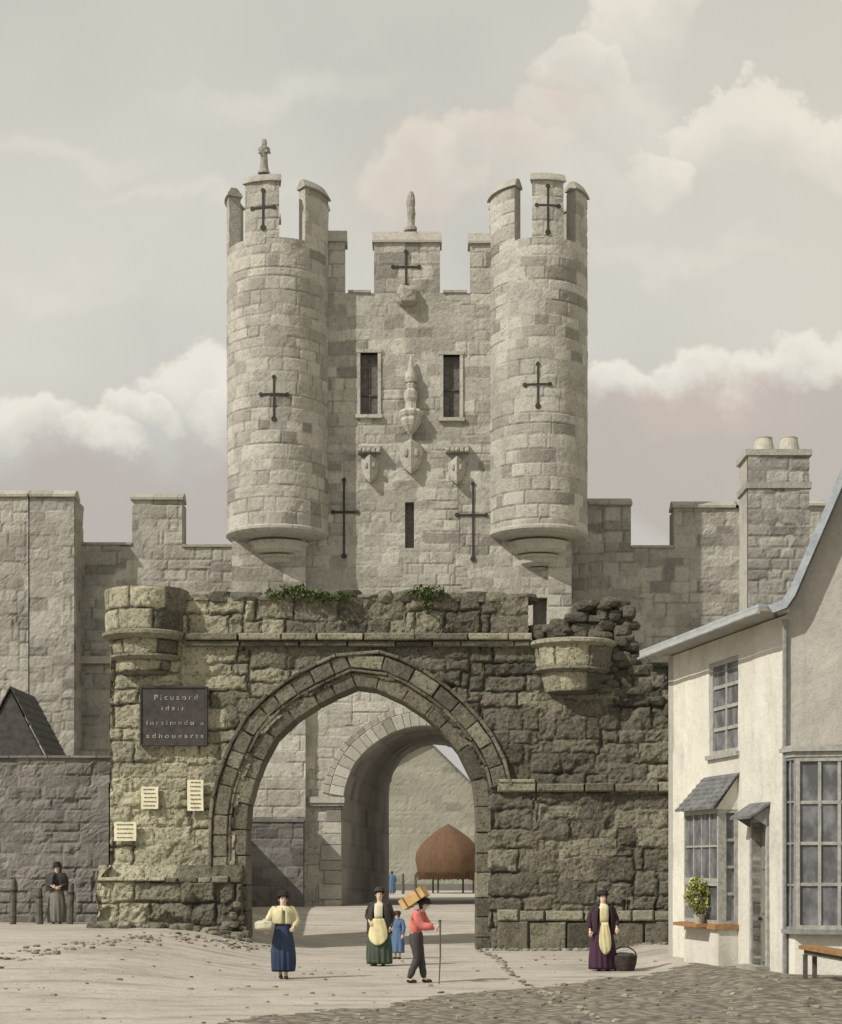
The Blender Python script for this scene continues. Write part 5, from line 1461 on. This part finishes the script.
def trousers(mat):
    def f(t, M, p, Hm):
        nodes = [(0,.01,1.04,.16,.135), (0,.01,.9,.17,.15)]; edges = [(0,1)]
        for hp, kn_, ft in (((-.085,0,.84), p['kl'], p['fl']), ((.085,0,.84), p['kr'], p['fr'])):
            prev = 1
            for q in ((*hp,.125), (*lerp(hp, kn_, .5),.108), (*kn_,.086), (*lerp(kn_, ft, .5),.078), (*lerp(kn_, ft, 1.0),.062)):
                nodes.append(q); edges.append((prev, len(nodes)-1)); prev = len(nodes)-1
        V, Fq = skin_mesh(nodes, edges, 0, 1)
        V = [Vector(v)+Vector((.005*math.sin(v[2]*45), .006*math.sin(v[2]*38+v[0]*20), 0)) for v in V]
        mb = MB(); mb.add([M @ v for v in V], Fq); mb.build('trousers', mat, t, smooth=True)
    return f
def shoes(mat=None):
    def f(t, M, p, Hm):
        toe = p.get('toe', (0,-.15))
        for ft in (p['fl'], p['fr']):
            V, Fq = skin_mesh([(ft[0], ft[1]+.02, .07, .05,.05), (ft[0]-toe[0]*.1, ft[1]-toe[1]*.1, .04, .042,.045), (ft[0]+toe[0]*.6, ft[1]+toe[1]*.6, .042,.042,.04), (ft[0]+toe[0]*1.1, ft[1]+toe[1]*1.1, .034,.03,.026)], [(0,1),(1,2),(2,3)], 0, 1)
            mb = MB(); mb.add([M @ Vector((v[0], v[1], max(v[2], .004))) for v in V], Fq); mb.build('shoe', mat or M_SHOE, t, smooth=True)
    return f
def hat(mat, brim=.15, crown=.10, h=.10, zo=.075, tilt=0, name='hat'):
    def f(t, M, p, Hm):
        mb = MB(); Q = Hm @ Matrix.Translation((0, .01, zo)) @ Matrix.Rotation(tilt, 4, 'X')
        mb.lathe([(crown*.95, -.012), (brim, -.02), (brim+.005, -.008), (crown+.01, .004), (crown+.002, h*.6), (crown*.85, h), (crown*.4, h*1.12), (0, h*1.12)], n=28, sy=1.08, M=Q, rf=lambda r, z, a: r*(1+.07*math.sin(2*a+z*9)+.05*math.sin(5*a+z*30)))
        mb.build(name, mat, t, smooth=True)
    return f
def cape(mat, z0=.75, z1=1.44, r0=.30, r1=.10, gap=.55, name='shawl', thick=.014):
    def f(t, M, p, Hm):
        mb = MB(); n = 12; cx_, cy_ = 0, .01; ou = []; inn = []
        for k in range(n+1):
            s_ = k/n; z = z0+(z1-z0)*s_
            r = r0+(r1-r0)*s_**6
            if s_ < .25: r -= .02*(.25-s_)
            ou.append((r, z)); inn.append((r-thick, z))
        prof = ou + inn[::-1]
        mb.lathe(prof, cx_, cy_, gap, 2*PI-gap, n=48, sy=.66, M=M, closed=True, rf=lambda r, z, a: r*(1+.035*math.sin(9*a+z*4)*(z1-z)/(z1-z0)*1.5))
        mb.build(name, mat, t, smooth=True)
    return f
def kerchief(mat):
    def f(t, M, p, Hm):
        mb = MB(); nk = Vector((p['head'][0]*.6, p['head'][1]*.5+.01, 0))
        mb.lathe([(.06,1.44),(.085,1.42),(.125,1.385),(.155,1.34),(.15,1.33),(.11,1.37),(.07,1.41)], nk.x, nk.y+.0, n=28, sy=.85, M=M, closed=True, rf=lambda r, z, a: r*(1+.03*math.sin(11*a)))
        mb.build('kerchief', mat, t, smooth=True)
    return f
def bib(mat):
    def f(t, M, p, Hm):
        mb = MB()
        mb.lathe([(.172,1.02),(.180,1.12),(.185,1.22),(.176,1.32),(.15,1.37),(.138,1.37),(.163,1.31),(.17,1.22),(.166,1.12),(.158,1.02)], 0, 0, -.55, .55, n=12, sy=.86, M=M, closed=True)
        mb.build('bib', mat, t, smooth=True)
    return f

def at_foot(px, py):
    """ground point whose picture position is (px, py)"""
    lo = None
    for k in range(1500, 9900, 2):
        Y = k/100*K; X = X_(px, Y)
        if HY + (EYE-gz(X, Y))*F/Y <= py: return X, Y
    return X_(px, 84*K), 84*K
# 1 woman in yellow blouse and blue skirt with a bundle on her arm
X, Y = at_foot(283, 979); H1 = 86/(F/Y)
person('woman in loose yellow blouse and dark blue striped skirt walking alone left of the archway', X, Y, H1, R(12),
       dict(ell=(-.29,-.02,1.12), hal=(-.34,-.20,1.0), elr=(.27,.0,1.12), har=(.18,-.16,1.02), fl=(-.04,.06,.08), fr=(.05,-.06,.08), grip={-1:.7, 1:.6}),
       [skirt(C_BLUE, .15, 1.08, .15, .22, pl=12, bul=.05), top(C_YEL, 'blouse', .03, .9, 1.0), kerchief(C_CRM), cape(C_YEL, 1.08, 1.43, .25, .09, .12, 'shoulder_shawl'), hat(C_BLK, .112, .102, .09, .075, R(-8), 'bonnet'), shoes()])
Mw = Matrix.Translation((X, Y, gz(X, Y))) @ Matrix.Rotation(R(12), 4, 'Z') @ Matrix.Scale(H1/1.68, 4)
mb = MB(); mb.rock(Mw @ Vector((-.40,-.24,1.06)), .15, 4, (1.25,1,.62), lv=3); mb.rock(Mw @ Vector((-.36,-.24,1.13)), .08, 7, (1,1,.7), lv=2)
tag(mb.build('cloth_bundle', M_BUND), 'pale cloth bundle carried on the arm of the woman with the blue skirt', 'bundle')
# 2 woman in green with yellow apron
X, Y = at_foot(379.5, 966); H2 = 77/(F/Y)
person('woman in dark green skirt and yellow apron standing next to a child in blue', X, Y, H2, R(-8),
       dict(ell=(-.30,.05,1.10), hal=(-.20,-.12,.98), elr=(.30,.05,1.10), har=(.24,-.06,.86), look=R(10)),
       [skirt(C_GRN, .05, 1.06, .15, .27, pl=13), apron(C_APR, .46, 1.04, .85), top(C_CLK, 'bodice', .0, .85, 1.0), bib(C_CRM), cape(C_CLK, .70, 1.43, .275, .09, .55, 'cloak'), hat(C_CLK, .112, .1, .085, .078, R(-14), 'bonnet'), shoes()])
# 3 child
X, Y = at_foot(397.5, 959); H3 = 48/(F/Y)
person('small child in a blue coat holding close to the woman with the green skirt', X, Y, H3, R(-35),
       dict(head=(0,-.02,1.53), look=R(-25), ell=(-.27,-.05,1.12), hal=(-.22,-.2,1.0)),
       [skirt(C_CB, .22, 1.1, .16, .25, 'coat_skirt', 9), top(C_CB, 'coat', .02, .9, 1.0), hat(C_CLK, .12, .11, .10, .05, 0, 'cap'), shoes()])
# 4 porter: faces right, seen from the side
X, Y = at_foot(416, 983); H4 = 86/(F/Y)
porter_pose = dict(head=(0,-.17,1.52), nkz=1.41, chest=(0,-.03,1.27), waist=(0,.01,1.06), shl=(-.18,-.05,1.36), shr=(.18,-.05,1.36),
     ell=(-.22,-.17,1.10), hal=(-.17,-.45,1.12), elr=(.22,-.16,1.10), har=(.10,-.36,1.08), kl=(-.09,-.06,.5), fl=(-.09,.12,.08), kr=(.09,-.07,.50), fr=(.09,-.14,.08), grip={-1:1.2, 1:1.2}, nod=R(8))
rz4 = R(74)
pr = person('man in salmon pink jacket and grey trousers carrying a wooden box on his shoulders', X, Y, H4, rz4, porter_pose,
       [trousers(C_TRS), top(C_PNK, 'jacket', .045, .92, .93), shoes(), hat(C_BLK, .13, .098, .09, .05, R(-5)), ])
Mp = Matrix.Translation((X, Y, gz(X, Y))) @ Matrix.Rotation(rz4, 4, 'Z') @ Matrix.Scale(H4/1.68, 4)
bxo = thing('wooden_box', 'light wooden box with dark straps tilted on the back of the man in pink', 'box', tuple(Mp @ Vector((0,.10,1.52))))
Qb = Mp @ Matrix.Translation((0,.04,1.655)) @ Matrix.Rotation(R(-33), 4, 'X')
mb = MB(); mb.box(-.18,.18,-.26,.26,-.105,.105, M=Qb); mb.build('case', M_BOX, bxo)
mb = MB()
for yy in (-.15,.15): mb.box(-.195,.195, yy-.015, yy+.015, -.11,.11, M=Qb)
mb.build('strap', M_STRAP, bxo)
hnd = Mp @ Vector((-.172,-.535,1.125))
stk = MB(); gx, gy = hnd.x+.02, hnd.y; stk.tube([hnd+Vector((0,0,.07)), (gx-.015, gy, (hnd.z+gz(gx, gy))/2), (gx-.04, gy, gz(gx, gy)+.002)], [.018,.015,.011], 8); stk.rock(hnd+Vector((0,0,.09)), .03, 2, lv=2)
tag(stk.build('walking_stick', M_WOODG), 'thin dark walking stick held by the man in the pink jacket', 'stick')
# 5 woman by the wall
X, Y = at_foot(603, 971); H5 = 79/(F/Y)
person('woman in long purple dress and narrow yellow apron standing before the dark right wall', X, Y, H5, R(6),
       dict(ell=(-.30,.03,1.10), hal=(-.30,-.10,.86), elr=(.30,.02,1.10), har=(.27,-.12,.92)),
       [skirt(C_PUR, .04, 1.06, .15, .28, pl=13), apron(C_APR, .36, 1.04, .48), top(C_PURB, 'bodice', .01, .88, 1.0), bib(C_APR), cape(C_PURB, .78, 1.43, .275, .09, .6, 'shawl'), kerchief(C_CRM), hat(C_BLK, .12, .105, .09, .075, R(-10), 'bonnet'), shoes()])
bxx, byy = X+.44, Y-.02; g = gz(bxx, byy)
bk_ = thing('wicker_basket', 'dark round basket set on the ground beside the woman in purple', 'basket', (bxx, byy, g))
mb = MB(); mb.lathe([(0,.0),(.20,.0),(.25,.15),(.27,.32),(.25,.33),(.23,.15),(0,.05)], n=32, M=Matrix.Translation((bxx, byy, g)), rf=lambda r, z, a: r*(1+.02*math.sin(16*a)*(1 if int(z*30) % 2 else -1))); mb.build('basket_body', M_BASK, bk_)
mb = MB(); mb.tube([(bxx+.25*math.cos(a), byy, g+.30+.20*math.sin(a)) for a in np.linspace(0, PI, 13)], .015, 8); mb.build('handle', M_BASK, bk_)
mb = MB(); mb.rock((bxx, byy, g+.29), .2, 9, (1.05,1.05,.45), lv=3); mb.build('cloth_cover', C_GRD, bk_)
# 6 figure at the left by the yard wall
X, Y = at_foot(57, 924); H6 = 61/(F/Y)
person('person in long pale grey dress and dark shawl standing against the dark yard wall', X, Y, H6, R(5), dict(ell=(-.29,-.02,1.1), hal=(-.12,-.2,1.05), elr=(.29,-.02,1.1), har=(.10,-.22,1.03)),
       [skirt(C_GRY, .04, 1.06, .15, .24, pl=12), top(C_GRD, 'bodice', .015, .9, 1.0), cape(C_GRD, .92, 1.43, .31, .09, .3), hat(C_BLK, .14, .105, .11, .05, 0, 'bonnet'), shoes()])
# 7 far figure in blue
X, Y = at_foot(392, 894.0); Y = min(Y, 82*K); X = X_(392, Y); H7 = 23.5/(F/Y)
person('distant figure in a long blue cloak walking beyond the gate passage', X, Y, H7, R(185), dict(face=0),
       [skirt(C_CB, .12, 1.06, .15, .26, pl=9), top(C_CB, 'coat', .03, .9, 1.0), cape(C_CB, .4, 1.45, .25, .09, .25, 'cloak'), shoes()])

# ================================================================== LIGHT, SKY, CAMERA
# light travels towards (+x .78, +y .62)
EL = R(41)
d_ = Vector((math.cos(EL)*.83, math.cos(EL)*.557, -math.sin(EL))).normalized()
sl = bpy.data.lights.new('sun', 'SUN'); sl.energy = 3.9; sl.angle = R(.5); sl.color = (1, .95, .87)
so_ = bpy.data.objects.new('sun', sl); COL.objects.link(so_); so_.rotation_euler = d_.to_track_quat('-Z', 'Y').to_euler(); so_.location = (-30, -20, 40)
w = bpy.data.worlds.new('World'); scene.world = w; w.use_nodes = True; nt = w.node_tree; nt.nodes.clear()
outw = nt.nodes.new('ShaderNodeOutputWorld'); bg = nt.nodes.new('ShaderNodeBackground'); nt.links.new(bg.outputs[0], outw.inputs[0]); bg.inputs[1].default_value = .1
sky = nt.nodes.new('ShaderNodeTexSky'); sky.sky_type = 'NISHITA'; sky.sun_disc = False; sky.sun_elevation = EL
sky.sun_rotation = math.atan2(-.83, -.557) ; sky.air_density = 1; sky.dust_density = 3
tc = nt.nodes.new('ShaderNodeTexCoord').outputs['Generated']
sp = nt.nodes.new('ShaderNodeSeparateXYZ'); nt.links.new(tc, sp.inputs[0])
def mth(op, a, b_=None, c=None, clamp=False):
    n = nt.nodes.new('ShaderNodeMath'); n.operation = op; n.use_clamp = clamp
    for i, v in enumerate((a, b_, c)):
        if v is None: continue
        if isinstance(v, (int, float)): n.inputs[i].default_value = v
        else: nt.links.new(v, n.inputs[i])
    return n.outputs[0]
# gnomonic coordinates of the direction: (east/north, height/north)
yy = mth('MAXIMUM', mth('ABSOLUTE', sp.outputs[1]), .12)
gx_ = mth('DIVIDE', sp.outputs[0], yy); gz_ = mth('DIVIDE', sp.outputs[2], yy)
cmb = nt.nodes.new('ShaderNodeCombineXYZ'); nt.links.new(gx_, cmb.inputs[0]); nt.links.new(gz_, cmb.inputs[1]); gv = cmb.outputs[0]
nw = nt.nodes.new('ShaderNodeTexNoise'); nw.inputs['Scale'].default_value = 6*K; nw.inputs['Detail'].default_value = 7; nw.inputs['Roughness'].default_value = .62; nt.links.new(gv, nw.inputs['Vector'])
nw2 = nt.nodes.new('ShaderNodeTexNoise'); nw2.inputs['Scale'].default_value = 22*K; nw2.inputs['Detail'].default_value = 5; nt.links.new(gv, nw2.inputs['Vector'])
sub = nt.nodes.new('ShaderNodeVectorMath'); sub.operation = 'SUBTRACT'; nt.links.new(nw.outputs[1], sub.inputs[0]); sub.inputs[1].default_value = (.5,.5,.5)
sc_ = nt.nodes.new('ShaderNodeVectorMath'); sc_.operation = 'SCALE'; nt.links.new(sub.outputs[0], sc_.inputs[0]); sc_.inputs['Scale'].default_value = .16/K
sub2 = nt.nodes.new('ShaderNodeVectorMath'); sub2.operation = 'SUBTRACT'; nt.links.new(nw2.outputs[1], sub2.inputs[0]); sub2.inputs[1].default_value = (.5,.5,.5)
sc2 = nt.nodes.new('ShaderNodeVectorMath'); sc2.operation = 'SCALE'; nt.links.new(sub2.outputs[0], sc2.inputs[0]); sc2.inputs['Scale'].default_value = .04/K
ad = nt.nodes.new('ShaderNodeVectorMath'); ad.operation = 'ADD'; nt.links.new(gv, ad.inputs[0]); nt.links.new(sc_.outputs[0], ad.inputs[1])
ad2 = nt.nodes.new('ShaderNodeVectorMath'); ad2.operation = 'ADD'; nt.links.new(ad.outputs[0], ad2.inputs[0]); nt.links.new(sc2.outputs[0], ad2.inputs[1]); wv = ad2.outputs[0]
nw3 = nt.nodes.new('ShaderNodeTexNoise'); nw3.inputs['Scale'].default_value = 11*K; nw3.inputs['Detail'].default_value = 6; nt.links.new(wv, nw3.inputs['Vector'])
def blob(px, py, rx, ry, soft=.5, fade=None):
    mpn = nt.nodes.new('ShaderNodeMapping'); mpn.vector_type = 'POINT'
    cx, cy = (px-421)/F, (HY-py)/F
    mpn.inputs['Scale'].default_value = (F/rx, F/ry, 0); mpn.inputs['Location'].default_value = (-cx*F/rx, -cy*F/ry, 0)
    nt.links.new(wv, mpn.inputs[0])
    L = nt.nodes.new('ShaderNodeVectorMath'); L.operation = 'LENGTH'; nt.links.new(mpn.outputs[0], L.inputs[0])
    r_ = nt.nodes.new('ShaderNodeMapRange'); r_.interpolation_type = 'SMOOTHSTEP'; r_.inputs[1].default_value = 1; r_.inputs[2].default_value = 1-soft; nt.links.new(L.outputs['Value'], r_.inputs[0])
    if fade is None: return r_.outputs[0]
    s3 = nt.nodes.new('ShaderNodeSeparateXYZ'); nt.links.new(mpn.outputs[0], s3.inputs[0])
    return mth('MULTIPLY', r_.outputs[0], rng(nt, s3.outputs[1], fade[0], fade[1], 0, 1))
def mx(l):
    r_ = l[0]
    for q in l[1:]: r_ = mth('MAXIMUM', r_, q)
    return r_
fd = (-.95, .45)
cum = mx([blob(640, 15, 66, 60, .22, fd), blob(588, 68, 60, 62, .2, fd), blob(560, 122, 62, 52, .25, fd), blob(500, 158, 75, 44, .35, fd), blob(425, 185, 62, 55, .4, fd), blob(625, 120, 80, 80, .6, (-1.0, 1.2)),
          blob(712, 128, 52, 46, .22, fd), blob(775, 128, 70, 50, .22, fd), blob(850, 135, 70, 52, .25, fd), blob(665, 165, 46, 36, .3, fd), blob(560, 190, 150, 60, .9, (-1, 1.4))])
low = mx([blob(10, 425, 75, 48, .3, (-.35, .5)), blob(95, 440, 60, 36, .35, (-.35, .5)), blob(150, 418, 55, 36, .3, (-.35, .5)), blob(205, 400, 62, 56, .25, (-.35, .5)), blob(255, 410, 62, 50, .3, (-.35, .5)),
          blob(625, 385, 60, 46, .25, (-.2, .6)), blob(700, 378, 62, 50, .25, (-.2, .6)), blob(760, 385, 50, 46, .25, (-.2, .6)), blob(825, 382, 66, 52, .25, (-.2, .6))])
bank = mx([blob(730, 455, 250, 100, .3), blob(80, 520, 260, 95, .5), blob(250, 490, 120, 90, .6)])
cirr = mx([blob(70, 150, 150, 22, .9), blob(270, 95, 170, 26, .95), blob(200, 185, 150, 16, .9), blob(60, 270, 140, 30, .95), blob(690, 250, 160, 22, .95)])
pink = mx([blob(420, 190, 90, 80, .95), blob(500, 145, 90, 50, .95), blob(560, 90, 60, 50, .95), blob(700, 395, 150, 40, .9)])
def col(r, g, b_): return (r*10, g*10, b_*10)
def L_(s): return tuple((c/12.92 if c <= .04045 else ((c+.055)/1.055)**2.4)*10 for c in (s[0]/255, s[1]/255, s[2]/255))
hi = rng(nt, gz_, .25, .8)
wide = nt.nodes.new('ShaderNodeTexNoise'); wide.inputs['Scale'].default_value = 2.6*K; wide.inputs['Detail'].default_value = 5; nt.links.new(gv, wide.inputs['Vector'])
veil = mix(nt, L_((198,192,185)), L_((224,219,207)), rng(nt, gz_, .30/K, .45/K))
veil = mix(nt, veil, L_((214,210,198)), rng(nt, gz_, .55/K, .78/K))
veil = mix(nt, veil, L_((202,200,189)), rng(nt, wide.outputs[0], .42, .62, 0, .7))
veil = mix(nt, veil, L_((223,216,198)), rng(nt, gx_, .05/K, .38/K, 0, .6))
skyc = mix(nt, sky.outputs[0], veil, .88)
skyc = mix(nt, skyc, L_((226,221,208)), mth('MULTIPLY', cirr, .45))
c = mix(nt, skyc, L_((184,177,170)), mth('MULTIPLY', bank, .75))
c = mix(nt, c, L_((238,232,218)), mth('MULTIPLY', cum, rng(nt, nw3.outputs[0], .35, .62, .3, .8)))
c = mix(nt, c, L_((238,233,221)), mth('MULTIPLY', low, .85))
c = mix(nt, c, L_((216,194,182)), mth('MULTIPLY', pink, .38))
c = mix(nt, c, L_((180,177,171)), rng(nt, gz_, -.02, -.3))
nt.links.new(c, bg.inputs[0])
w.cycles.sampling_method = 'MANUAL'; w.cycles.sample_map_resolution = 512

cd = bpy.data.cameras.new('camera'); cam = bpy.data.objects.new('camera', cd); COL.objects.link(cam); scene.camera = cam
cd.sensor_fit = 'VERTICAL'; cd.sensor_height = 36; cd.lens = 36*F/1024; cd.shift_y = (HY-512)/1024; cd.shift_x = 0
cam.location = (0, 0, EYE); cam.rotation_euler = (R(90), 0, 0); cd.clip_start = .1; cd.clip_end = 3000
scene.view_settings.view_transform = 'Standard'; scene.view_settings.look = 'None'; scene.view_settings.exposure = 0; scene.view_settings.gamma = 1
scene.render.engine = 'CYCLES'; scene.cycles.max_bounces = 6; scene.cycles.diffuse_bounces = 4; scene.cycles.use_denoising = True
